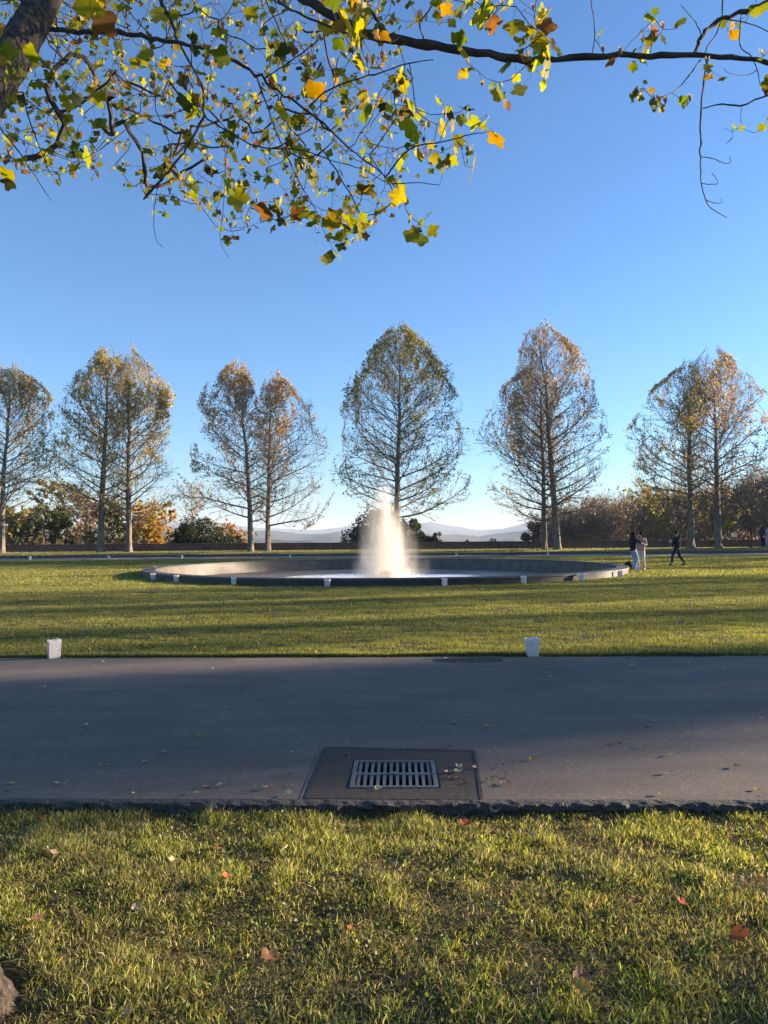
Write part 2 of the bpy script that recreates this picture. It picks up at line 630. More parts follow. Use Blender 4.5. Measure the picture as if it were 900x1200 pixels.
pc = [onroad(381, 876), onroad(556, 880), onroad(565, 936), onroad(358, 934)]
gc = [onroad(416, 890), onroad(511, 892), onroad(512, 924), onroad(410, 921)]
pt = MB()


def grid_patch(mb, corners, hole, lift, m=0, skirt=True):
    """sheet between the outer quad and the rectangular hole"""
    out = [np.array(c) for c in corners]
    inn = [np.array(c) for c in hole]
    vs = []
    for c in out + inn:
        vs.append((c[0], c[1], roadz(c[0], c[1]) + lift))
    mb.add(vs, [(0, 4, 5, 1), (1, 5, 6, 2), (2, 6, 7, 3), (3, 7, 4, 0)], m=m)


gw, gd = 0.585, 0.58
gcx = sum(c[0] for c in gc) / 4
gcy = sum(c[1] for c in gc) / 4
gh = [(gcx - gw / 2 - .01, gcy + gd / 2 + .01), (gcx + gw / 2 + .01, gcy + gd / 2 + .01), (gcx + gw / 2 + .01, gcy - gd / 2 - .01), (gcx - gw / 2 - .01, gcy - gd / 2 - .01)]
grid_patch(pt, pc, [(a, b, 0) for a, b in gh], 0.005)
po = pt.build('asphalt_patch', M_PATCH)
tag(po, kind='structure')
# cut joint round the patch
jt = MB()
for a, b in ((pc[0], pc[1]), (pc[1], pc[2]), (pc[0], pc[3])):
    n_ = 8
    for k in range(n_):
        p0 = a + (b - a) * k / n_
        p1 = a + (b - a) * (k + 1) / n_
        d = (p1 - p0) / np.linalg.norm(p1 - p0)
        nrm = np.array([-d[1], d[0], 0]) * (0.006 + 0.003 * random.random())
        z0, z1 = roadz(p0[0], p0[1]) + .009, roadz(p1[0], p1[1]) + .009
        jt.add([(p0[0] - nrm[0], p0[1] - nrm[1], z0), (p1[0] - nrm[0], p1[1] - nrm[1], z1), (p1[0] + nrm[0], p1[1] + nrm[1], z1), (p0[0] + nrm[0], p0[1] + nrm[1], z0)], [(0, 1, 2, 3)])
tag(jt.build('patch_seam', M_DARK), kind='structure')

gzz = roadz(gcx, gcy) + 0.003
gr = empty('drain_grate', (gcx, gcy, gzz), 'grey metal storm drain grate with two rows of slots set in a dark asphalt patch', 'drain grate', rz=R(-1.0))
fb = MB()
bw = 0.03
fb.box((0, gd / 2 - bw / 2, -0.02), (gw, bw, 0.05))
fb.box((0, -gd / 2 + bw / 2, -0.02), (gw, bw, 0.05))
fb.box((-gw / 2 + bw / 2, 0, -0.02), (bw, gd - 2 * bw, 0.05))
fb.box((gw / 2 - bw / 2, 0, -0.02), (bw, gd - 2 * bw, 0.05))
fo = fb.build('frame', M_IRON, gr)
bb = MB()
bb.box((0, 0.0, -0.018), (gw - 2 * bw, 0.038, 0.04))
nb = 12
for k in range(nb):
    xk = -gw / 2 + bw + (gw - 2 * bw) * (k + 0.5) / nb
    for sg in (-1, 1):
        bb.box((xk, sg * (0.019 + (gd / 2 - bw - 0.019) / 2), -0.019), (0.021, gd / 2 - bw - 0.019, 0.036))
bb.box((0, 0.0, 0.004), (0.06, 0.05, 0.008))
bb.build('slotted_bars', M_IRON, gr)
pit = MB()
dz = -0.30
a = gw / 2 + 0.012
b = gd / 2 + 0.012
pv = [(-a, -b, 0.0), (a, -b, 0.0), (a, b, 0.0), (-a, b, 0.0), (-a, -b, dz), (a, -b, dz), (a, b, dz), (-a, b, dz)]
pit.add(pv, [(4, 5, 6, 7), (0, 1, 5, 4), (1, 2, 6, 5), (2, 3, 7, 6), (3, 0, 4, 7)])
pit.build('catch_basin', M_DARK, gr)
# open the road and the ground below the grate
for on in ('road', 'ground'):
    o = bpy.data.objects[on]
    cut = MB()
    cut.box((gcx, gcy, -0.2), (gw + 0.016, gd + 0.016, 0.8), rz=R(-1.0))
    co = cut.build('cutter', M_DARK)
    md = o.modifiers.new('b', 'BOOLEAN')
    md.object = co
    md.operation = 'DIFFERENCE'
    md.solver = 'EXACT' if on == 'road' else 'FAST'
    if on == 'ground':
        o.modifiers.remove(md)
    else:
        dg = bpy.context.evaluated_depsgraph_get()
        me = bpy.data.meshes.new_from_object(o.evaluated_get(dg))
        o.modifiers.clear()
        o.data = me
    bpy.data.objects.remove(co)
# lower the ground sheet where the basin is
me = bpy.data.objects['ground'].data
co = np.empty(len(me.vertices) * 3, np.float32)
me.vertices.foreach_get('co', co)
co = co.reshape(-1, 3)
msk = (np.abs(co[:, 0] - gcx) < gw) & (np.abs(co[:, 1] - gcy) < 0.65) & (vv(co[:, 0], co[:, 1]) > NEAR + .03)
co[msk, 2] = -0.6
me.vertices.foreach_set('co', co.ravel())
me.update()

# second, worn dark patch by the lawn edge
p2 = MB()
c2 = [onroad(508, 770.5, 0), onroad(588, 770.5, 0), onroad(591, 776.5, 0), onroad(512, 777, 0)]
cen = sum(c2) / 4
ring = []
for k in range(28):
    a_ = 2 * math.pi * k / 28
    ca, sa = math.cos(a_), math.sin(a_)
    sx = abs(ca) ** 0.5 * (1 if ca > 0 else -1)
    sy = abs(sa) ** 0.5 * (1 if sa > 0 else -1)
    rr_ = 1 + 0.12 * (random.random() - .5)
    x_, y_ = cen[0] + sx * 0.46 * rr_, cen[1] + sy * 0.20 * rr_
    ring.append((x_, y_, roadz(x_, y_) + 0.004))
ring.append((cen[0], cen[1], roadz(cen[0], cen[1]) + 0.004))
p2.add(ring, t=[(28, k, (k + 1) % 28) for k in range(28)])
tag(p2.build('worn_patch', M_PATCH), kind='structure')

# ------------------------------------------------------------------ grass
def palette(n, cols, w, jit=0.18):
    cols = np.array(cols)
    w = np.array(w, float)
    k = rng.choice(len(cols), size=n, p=w / w.sum())
    c = cols[k] * (1 + jit * rng.normal(size=(n, 1))) * (1 + 0.08 * rng.normal(size=(n, 3)))
    return np.clip(c, 0.005, 0.9)


def blades(mb, x, y, h, w, lean, col, tip=True, zoff=0.0):
    n = len(x)
    z = gz(x, y) + zoff
    az = rng.uniform(0, 2 * np.pi, n)
    la = rng.uniform(0, 2 * np.pi, n)
    wx, wy = np.cos(az) * w / 2, np.sin(az) * w / 2
    lx, ly = np.cos(la) * lean * h, np.sin(la) * lean * h
    B = np.stack([x, y, z - 0.004], 1)
    W = np.stack([wx, wy, np.zeros(n)], 1)
    hz = h * np.sqrt(np.clip(1 - (lean * 0.75) ** 2, 0.05, 1))
    Mid = B + np.stack([lx * .35, ly * .35, hz * .6], 1)
    Tip = B + np.stack([lx, ly, hz], 1)
    v = np.stack([B - W, B + W, Mid + W * .75, Mid - W * .75, Tip], 1)
    base = np.arange(n)[:, None] * 5
    mb.add(v, q=base + np.array([0, 1, 2, 3]), t=base + np.array([3, 2, 4]), c=np.repeat(col, 5, 0))


gb = MB()
n = 250000
x = rng.uniform(-3.3, 3.3, n)
y = rng.uniform(1.9, 4.72, n)
den = 0.55 * vnoise(x, y, 0.13, 21) + 0.45 * vnoise(x, y, 0.42, 22)
keep = (rng.random(n) < np.clip((den - 0.33) * 4.2, 0.22, 1)) & (vv(x, y) < NEAR - 0.0) & ~(np.hypot(x + 1.76, y - 2.75) < 0.42)
x, y, den = x[keep], y[keep], den[keep]
n = len(x)
tuft = vnoise(x, y, 0.22, 31)
h = (0.012 + 0.036 * rng.random(n) ** 1.6 + 0.040 * tuft ** 2) * (0.50 + 0.72 * den)
straw = vnoise(x, y, 0.6, 40) > 0.55
col = palette(n, [(0.10, 0.13, 0.02), (0.31, 0.31, 0.06), (0.50, 0.47, 0.13), (0.56, 0.48, 0.22)], [2.8, 3.8, 3.0, 1.0])
cs = palette(n, [(0.36, 0.30, 0.15), (0.27, 0.24, 0.085), (0.16, 0.18, 0.045)], [2, 2, 2])
col = np.where((straw & (rng.random(n) < .5))[:, None], cs, col)
blades(gb, x, y, h, 0.0030 + 0.0032 * rng.random(n), 0.2 + 1.1 * rng.random(n), col)
# small broad weed leaves
n = 9000
x = rng.uniform(-3.3, 3.3, n)
y = rng.uniform(1.9, 4.6, n)
k_ = (vnoise(x, y, .35, 91) > .52)
x, y = x[k_], y[k_]
gb.leaves(np.stack([x, y, gz(x, y) + .012 + .03 * rng.random(len(x))], 1), .010 + .014 * rng.random(len(x)), palette(len(x), [(0.12, .16, .03), (.2, .22, .05), (.25, .2, .09)], [3, 2, 1]), flat=.5, asp=.75)
# matted dead thatch lying low
n = 34000
x = rng.uniform(-3.3, 3.3, n)
y = rng.uniform(1.9, 4.70, n)
k_ = ~(np.hypot(x + 1.76, y - 2.75) < 0.42) & (vv(x, y) < NEAR - .02)
x, y = x[k_], y[k_]
n = len(x)
blades(gb, x, y, 0.03 + 0.05 * rng.random(n), 0.003 + 0.0015 * rng.random(n), np.full(n, 1.2),
       palette(n, [(0.24, 0.18, 0.095), (0.33, 0.26, 0.14), (0.12, 0.09, 0.045)], [3, 2, 2]), zoff=0.006)
tag(gb.build('foreground_grass', M_GRASS), kind='stuff')

lg = MB()
n = 800000
y = FAR + rng.random(n) ** 1.25 * 17
x = rng.uniform(-1, 1, n) * (0.54 * y + 1.6)
keep = (vv(x, y) > FAR + 0.0) & (np.hypot(x - PCX, y - PCY) > PR + 0.03) & (rng.random(n) < .15 + 1.7 * (vnoise(x * .5, y, .16, 57) - .12))
x, y = x[keep], y[keep]
n = len(x)
sc_ = 0.6 + y / 22
pal = [(0.10, 0.12, 0.022), (0.21, 0.215, 0.042), (0.34, 0.31, 0.08), (0.44, 0.37, 0.17)]
patch = vnoise(x, y, 2.2, 51)
col = palette(n, pal, [3, 4, 2.4, .8])
col = col * (0.85 + 0.3 * patch)[:, None]
blades(lg, x, y, (0.020 + 0.026 * rng.random(n)) * (0.45 + 1.1 * vnoise(x * .45, y, .22, 52)), 0.0045 * sc_, 0.2 + 0.7 * rng.random(n), col)
n = 300000
y = 26 + rng.random(n) ** 0.9 * 28.5
x = rng.uniform(-1, 1, n) * (0.54 * y + 2)
keep = (np.hypot(x - PCX, y - PCY) > PR + 0.03)
x, y = x[keep], y[keep]
n = len(x)
col = palette(n, pal, [3, 4, 2.4, .8]) * (0.85 + 0.3 * vnoise(x, y, 2.2, 51))[:, None]
blades(lg, x, y, (0.03 + 0.04 * rng.random(n)) * (.5 + vnoise(x * .4, y, .6, 58)), 0.018, 0.2 + 0.6 * rng.random(n), col)
n = 60000
y = 57.1 + rng.random(n) * 5.3
x = rng.uniform(-1, 1, n) * 36
col = palette(n, pal + [(0.36, 0.33, 0.2)], [2, 3, 3, 2, 2])
blades(lg, x, y, 0.03 + 0.03 * rng.random(n), 0.02, 0.2 + 0.6 * rng.random(n), col)
# long unkempt blades hanging over the far road edge
n = 16000
x = rng.uniform(-7.5, 7.5, n)
y = yy(FAR, x) + rng.normal(size=n) * 0.045 + 0.02
col = palette(n, pal, [3, 3, 2, 1])
blades(lg, x, y, 0.03 + 0.045 * rng.random(n), 0.006, 0.3 + 0.8 * rng.random(n), col)
tag(lg.build('lawn_grass', M_GRASS), kind='stuff')

# ------------------------------------------------------------------ pool
pool = empty('fountain_pool', (PCX, PCY, 0), 'large round stone pool basin with a low dark rim set in the lawn', 'pool')
SEG = 144


def ringmesh(prof, seg=SEG):
    m = MB()
    th = np.arange(seg) * 2 * np.pi / seg
    vs = []
    for r_, z_ in prof:
        vs.append(np.stack([r_ * np.cos(th), r_ * np.sin(th), np.full(seg, z_)], 1))
    m.add(np.concatenate(vs))
    j = np.arange(seg)
    k = (j + 1) % seg
    for i in range(len(prof) - 1):
        m.q.append(np.stack([i * seg + j, i * seg + k, (i + 1) * seg + k, (i + 1) * seg + j], 1))
        m.qm.append(np.zeros(seg))
    return m


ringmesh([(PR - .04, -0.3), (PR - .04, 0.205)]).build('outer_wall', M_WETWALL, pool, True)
ringmesh([(PR - .50, 0.205), (PR - .54, -0.05), (PR - .62, -0.36)]).build('inner_wall', M_POOL, pool, True)
cm = ringmesh([(PR - .04, 0.205), (PR, 0.207), (PR, 0.262), (PR - .012, 0.272), (PR - .50, 0.272), (PR - .515, 0.262), (PR - .515, 0.207), (PR - .50, 0.205)])
cm.build('coping', M_POOLCOPE, pool)
ringmesh([(PR - .60, -0.335), (8.2, -0.34), (6.0, -0.345), (5.3, -0.35), (5.2, -0.62), (0.3, -0.64)]).build('basin_floor', M_POOLFLOOR, pool)


def water_mat():
    m, nt, out = newmat('pool_water')
    tc = N(nt, 'ShaderNodeTexCoord')
    ln = N(nt, 'ShaderNodeVectorMath', operation='LENGTH')
    nt.links.new(tc.outputs['Object'], ln.inputs[0])
    r_ = ln.outputs['Value']
    nz = noise(nt, ocoords(nt, (1, 1, 1)), 2.6, 6, 0.65)
    big = noise(nt, ocoords(nt, (0.35, 1, 1)), 7, 4, 0.6)
    # foam: strong within ~3.5 m of the jet, ragged edge
    ma = N(nt, 'ShaderNodeMath', operation='MULTIPLY')
    ma.inputs[1].default_value = 3.2
    nt.links.new(nz, ma.inputs[0])
    ad = N(nt, 'ShaderNodeMath', operation='ADD')
    nt.links.new(r_, ad.inputs[0])
    nt.links.new(ma.outputs[0], ad.inputs[1])
    mr = N(nt, 'ShaderNodeMapRange')
    mr.inputs[1].default_value = 6.1
    mr.inputs[2].default_value = 7.2
    mr.inputs[3].default_value = 1.0
    mr.inputs[4].default_value = 0.0
    nt.links.new(ad.outputs[0], mr.inputs[0])
    p = N(nt, 'ShaderNodeBsdfPrincipled')
    p.inputs['Base Color'].default_value = (0.13, 0.11, 0.075, 1)
    p.inputs['Roughness'].default_value = 0.10
    p.inputs['IOR'].default_value = 1.33
    nt.links.new(bump(nt, big, 0.22, 0.06), p.inputs['Normal'])
    f = N(nt, 'ShaderNodeBsdfPrincipled')
    f.inputs['Base Color'].default_value = (0.82, 0.84, 0.86, 1)
    f.inputs['Roughness'].default_value = 0.5
    nt.links.new(bump(nt, nz, 0.9, 0.15), f.inputs['Normal'])
    mx = N(nt, 'ShaderNodeMixShader')
    nt.links.new(mr.outputs[0], mx.inputs[0])
    nt.links.new(p.outputs[0], mx.inputs[1])
    nt.links.new(f.outputs[0], mx.inputs[2])
    nt.links.new(mx.outputs[0], out.inputs[0])
    return m


WZ = -0.36
wt = MB()
rs = np.concatenate([np.linspace(0.3, 5.22, 32)])
vs = [np.array([[0, 0, 0]])]
th = np.arange(120) * 2 * np.pi / 120
for r_ in rs:
    xw, yw = r_ * np.cos(th), r_ * np.sin(th)
    amp = 0.05 * np.exp(-r_ / 2.5) + 0.012
    vs.append(np.stack([xw, yw, amp * (vnoise(xw, yw, 0.35, 61) - .5) * 2 ], 1))
wt.add(np.concatenate(vs), t=[(0, 1 + k, 1 + (k + 1) % 120) for k in range(120)])
j = np.arange(120)
k = (j + 1) % 120
for i in range(len(rs) - 1):
    wt.q.append(np.stack([1 + i * 120 + j, 1 + (i + 1) * 120 + j, 1 + (i + 1) * 120 + k, 1 + i * 120 + k], 1))
    wt.qm.append(np.zeros(120))
wo = wt.build('pool_water', water_mat(), None, True)
wo.location = (PCX, PCY, WZ)
tag(wo, kind='structure')

# ------------------------------------------------------------------ fountain jet
JX = P(452, 672, PCY)[0] + .0
jet = empty('fountain_jet', (JX, PCY, WZ), 'tall white fountain jet with drifting mist rising from the middle of the round pool', 'fountain')
nzm = ringmesh([(0.30, -0.2), (0.30, 0.30), (0.22, 0.36), (0.16, 0.36), (0.14, 0.2)], 24)
nzm.build('nozzle', M_DARK, jet, True)
# soft spray body: real volume of fine droplets
sp = ringmesh([(0.02, 0.03), (2.8, 0.03), (3.0, 0.6), (2.8, 1.8), (2.1, 3.4), (1.3, 4.8), (0.8, 5.8), (0.02, 6.1)], 40)
spo = sp.build('spray', None or M_DARK, jet, True)
spo.data.materials.clear()


def spray_mat():
    m, nt, out = newmat('spray')
    tc = N(nt, 'ShaderNodeTexCoord')
    sx = N(nt, 'ShaderNodeSeparateXYZ')
    nt.links.new(tc.outputs['Object'], sx.inputs[0])

    def mth(op, a, b=None, clamp=False):
        q_ = N(nt, 'ShaderNodeMath', operation=op, use_clamp=clamp)
        for s_, v_ in ((0, a), (1, b)):
            if v_ is None:
                continue
            if isinstance(v_, (int, float)):
                q_.inputs[s_].default_value = v_
            else:
                nt.links.new(v_, q_.inputs[s_])
        return q_.outputs[0]
    x_, y_, z_ = sx.outputs
    # billowing vertical noise
    mp = N(nt, 'ShaderNodeMapping')
    mp.inputs['Scale'].default_value = (1.5, 1.5, 0.55)
    nt.links.new(tc.outputs['Object'], mp.inputs[0])
    n1 = noise(nt, mp.outputs[0], 1.3, 4, 0.55)
    mp2 = N(nt, 'ShaderNodeMapping')
    mp2.inputs['Scale'].default_value = (5, 5, 1.2)
    nt.links.new(tc.outputs['Object'], mp2.inputs[0])
    n2 = noise(nt, mp2.outputs[0], 1.6, 3, 0.55)

    def column(cx, cy, rb, rt, top, dens, soft):
        dx = mth('SUBTRACT', x_, cx)
        dy = mth('SUBTRACT', y_, cy)
        rr = mth('SQRT', mth('ADD', mth('MULTIPLY', dx, dx), mth('MULTIPLY', dy, dy)))
        rr = mth('ADD', rr, mth('MULTIPLY', mth('SUBTRACT', n1, 0.5), 0.9 * rb))
        # radius shrinks with height like a dome
        t = mth('DIVIDE', z_, top)
        t = mth('MINIMUM', mth('MAXIMUM', t, 0.0), 1.0)
        shape = mth('POWER', mth('SUBTRACT', 1.0, mth('POWER', t, 1.9)), 0.5)
        rad = mth('ADD', mth('MULTIPLY', shape, rb - rt), mth('MULTIPLY', mth('SUBTRACT', 1.0, t), rt))
        e = mth('DIVIDE', mth('SUBTRACT', rad, rr), soft, )
        e = mth('MINIMUM', mth('MAXIMUM', e, 0.0), 1.0)
        e = mth('MULTIPLY', e, e)
        return mth('MULTIPLY', e, dens)
    d = column(-0.05, 0, 1.68, 0.60, 5.0, 2.4, 1.2)
    d = mth('ADD', d, column(0.15, 0, 0.85, 0.55, 6.2, 1.1, 0.70))
    d = mth('ADD', d, column(-0.95, 0, 0.80, 0.4, 3.4, 0.9, 0.6))
    d = mth('ADD', d, column(1.0, 0, 1.5, 0.8, 3.0, 0.28, 0.9))
    d = mth('MULTIPLY', d, mth('ADD', mth('MULTIPLY', n2, 2.4), -0.5, ))
    d = mth('MAXIMUM', d, 0.0)
    v = N(nt, 'ShaderNodeVolumePrincipled')
    v.inputs['Color'].default_value = (0.93, 0.885, 0.80, 1)
    v.inputs['Anisotropy'].default_value = 0.25
    nt.links.new(d, v.inputs['Density'])
    nt.links.new(v.outputs[0], out.inputs['Volume'])
    m.cycles.volume_step_rate = 0.6
    return m


spo.data.materials.append(spray_mat())
dr = MB()
nd = 1500
# drops on ballistic arcs
ang = rng.uniform(0, 2 * np.pi, nd)
r1 = np.abs(rng.normal(size=nd)) * 0.75 + 0.03
tt = rng.random(nd)
top = 4.0 * np.exp(-(r1 / 1.1) ** 1.3) * (0.75 + .35 * rng.random(nd))
rr_ = r1 * (0.25 + tt)
zz_ = top * (1 - (tt * 1.0) ** 2) + 0.03
Cc = np.stack([rr_ * np.cos(ang) + 0.05, rr_ * np.sin(ang), zz_], 1)
ln = 0.008 + 0.014 * rng.random(nd)
dr.segs(Cc, Cc - np.stack([0 * ln, 0 * ln, ln * (1.5 + 3 * rng.random(nd))], 1), ln * .5, ln * .3, 4)
dm, nt, out = newmat('water_drops')
pp = N(nt, 'ShaderNodeBsdfPrincipled')
pp.inputs['Base Color'].default_value = (0.95, 0.95, 0.95, 1)
pp.inputs['Roughness'].default_value = 0.15
pp.inputs['Transmission Weight'].default_value = 0.4
pp.inputs['IOR'].default_value = 1.33
nt.links.new(pp.outputs[0], out.inputs[0])
dob = dr.build('droplets', dm, jet)

# ------------------------------------------------------------------ paper bags
def bag_mesh(seed, w=0.145, d=0.095, h=0.25, flare=1.22):
    rnd = random.Random(seed)
    m = MB()
    nu = 24
    zs = np.linspace(0, h, 9)
    per = []
    for k in range(nu):
        s_ = k / nu * 4
        sd = int(s_)
        t_ = s_ - sd
        c_ = [(-1, -1), (1, -1), (1, 1), (-1, 1)]
        a_, b_ = c_[sd], c_[(sd + 1) % 4]
        per.append((a_[0] + (b_[0] - a_[0]) * t_, a_[1] + (b_[1] - a_[1]) * t_, sd))
    th_ = 0.0015
    vs = []
    for inner in (0, 1):
        for z in zs:
            f_ = 1 + (flare - 1) * z / h
            for k, (ux, uy, sd) in enumerate(per):
                x_ = ux * (w / 2 * f_ - th_ * inner)
                y_ = uy * (d / 2 * (1 + (flare - 1) * 1.2 * z / h) - th_ * inner)
                if sd in (1, 3) and abs(uy) < 0.99:   # side gusset folds in
                    x_ -= ux * 0.018 * (1 - abs(uy)) * (0.4 + z / h)
                x_ += 0.004 * (hsh(k, z * 40, seed) - .5)
                y_ += 0.005 * (hsh(k + 9, z * 40, seed) - .5)
                zt = z
                if z == zs[-1]:
                    zt = z + (0.003 if k % 2 else -0.003) + 0.006 * math.sin(k * 0.9 + seed)
                vs.append((x_, y_, zt + (0.002 * inner if z == 0 else 0)))
    nz_ = len(zs)
    q = []
    for L in (0, 1):
        o_ = L * nz_ * nu
        for i in range(nz_ - 1):
            for j in range(nu):
                k = (j + 1) % nu
                f4 = (o_ + i * nu + j, o_ + i * nu + k, o_ + (i + 1) * nu + k, o_ + (i + 1) * nu + j)
                q.append(f4 if L == 0 else f4[::-1])
    for j in range(nu):
        k = (j + 1) % nu
        a_ = (nz_ - 1) * nu
        b_ = nz_ * nu + (nz_ - 1) * nu
        q.append((a_ + j, a_ + k, b_ + k, b_ + j))
    t = []
    for L in (0, 1):
        o_ = L * nz_ * nu
        vs.append((0, 0, 0.002 * L))
        c_ = 2 * nz_ * nu + L
        for j in range(nu):
            t.append((c_, o_ + (j + 1) % nu, o_ + j))
    # weighting sand and a tea light inside
    m.add(vs, q, t)
    m.box((0, 0, 0.018), (w * .93, d * .93, 0.028), m=1)
    cyl = [(0.019 * math.cos(a_ * math.pi / 6), 0.019 * math.sin(a_ * math.pi / 6)) for a_ in range(12)]
    m.add([(a_, b_, 0.032) for a_, b_ in cyl] + [(a_, b_, 0.048) for a_, b_ in cyl] + [(0, 0, 0.048)],
          [(j, (j + 1) % 12, 12 + (j + 1) % 12, 12 + j) for j in range(12)], [(24, 12 + j, 12 + (j + 1) % 12) for j in range(12)], m=0)
    return m.mesh('paper_bag', [M_BAG, M_STONE])


bagA, bagB, bagC = bag_mesh(1), bag_mesh(2, flare=1.3), bag_mesh(3, flare=1.12)


def place_bag(me, loc, rz, label, group=None, tilt=0.0):
    o = bpy.data.objects.new('luminary_bag', me)
    COL.objects.link(o)
    o.location = loc
    o.rotation_euler = (tilt, 0, rz)
    return tag(o, label, 'paper bag', group)


p_ = onroad(63.5, 771, 0.0)
place_bag(bagC, (p_[0], p_[1], roadz(*p_[:2]) + .002), R(38), 'white paper bag seen corner-on at the left end of the road edge', 'luminary bags at the edge of the road')
p_ = onroad(624, 769, 0.0)
place_bag(bagB, (p_[0], p_[1], roadz(*p_[:2]) + .002), R(4), 'white paper bag flaring towards its top beside the dark worn road patch', 'luminary bags at the edge of the road')
bl = ['white paper bag at the left tip of the pool rim, farthest left',
      'white paper bag at the left of the pool rim, second from the left end',
      'white paper bag against the left curve of the pool rim, third from the left end',
      'white paper bag against the near pool rim, fourth from the left',
      'white paper bag against the near pool rim just left of the fountain jet',
      'white paper bag against the near pool rim just right of the fountain jet',
      'white paper bag against the near pool rim below the tree pair right of the fountain',
      'white paper bag against the right curve of the pool rim, third from the right end',
      'white paper bag at the pool rim, second from the right end',
      'sunlit white paper bag by the right tip of the pool, beside the couple']
bx = [168.5, 179.5, 206.5, 273.5, 383, 520, 612.5, 680.5, 725.5, 738.5]
angs = np.linspace(R(150), R(385), 4000)
rb_ = PR + 0.16
cxs = PCX + rb_ * np.cos(angs)
cys = PCY + rb_ * np.sin(angs)
pxs = 450 + F * cxs / cys
for k, b_ in enumerate(bx):
    if k == 0:
        sel = angs < R(196)
        ex = 167.5
    elif k == 9:
        # just outside the rim at the right tip
        sel = angs > R(340)
    else:
        sel = (angs > R(185)) & (angs < R(356))
    i_ = np.where(sel)[0][np.argmin(np.abs(pxs[sel] - b_))]
    a_ = angs[i_]
    rr = rb_ + (0.25 if k == 9 else 0)
    xx, yyv = PCX + rr * math.cos(a_), PCY + rr * math.sin(a_)
    if k == 0:
        xx, yyv = PCX + rb_ * math.cos(R(176)), PCY + rb_ * math.sin(R(176))
    if k == 9:
        xx, yyv = PCX + (rb_ + .22) * math.cos(R(-14)), PCY + (rb_ + .22) * math.sin(R(-14))
    place_bag((bagA, bagB, bagC)[k % 3], (xx, yyv, float(gz(xx, yyv)) + .004), R(random.uniform(-25, 25)), bl[k], 'luminary bags round the pool', R(random.uniform(-3, 3)))
fbl = ['paper bag on the far path, far left in front of the yellow trees', 'paper bag on the far path by the left pair of tall trees',
       'paper bag on the far path in front of the dark round evergreen bush', 'paper bag on the far path between the second tree pair and the fountain',
       'paper bag on the far path in the open gap right of the fountain', 'paper bag on the far path below the tallest leaning tree']
for k, (a_, b_) in enumerate(((35, 655), (127, 653.5), (213, 652.5), (340, 651), (535, 649.8), (642, 648.8))):
    q_ = P(a_, b_, 55.0)
    place_bag((bagA, bagB, bagC)[k % 3], (q_[0], 55.0, float(gz(q_[0], 55.0)) + .008), R(random.uniform(-30, 30)), fbl[k], 'luminary bags along the far path')

# ------------------------------------------------------------------ parapet wall
wl = empty('parapet_wall', (0, 62.8, 0.5), 'long low brick parapet wall running behind the row of tall trees', 'wall')
w1 = MB()
w1.box((0, 0, 0.17), (300, 0.32, 0.76))
for k in range(-14, 15):
    w1.box((k * 10.0, -0.02, 0.19), (0.9, 0.42, 0.80))
w1.build('brickwork', M_PARAPET, wl)
w2 = MB()
w2.box((0, 0, 0.59), (300, 0.46, 0.08))
w2.build('coping', M_COPE, wl)

# ------------------------------------------------------------------ tree generator
def prof(t, t0):
    return float(np.interp(t, [t0, t0 + .10, 0.38, 0.55, 0.72, 0.86, 0.95, 1.0], [1.15, 1.22, 1.20, 1.08, 0.92, 0.70, 0.48, 0.22]))


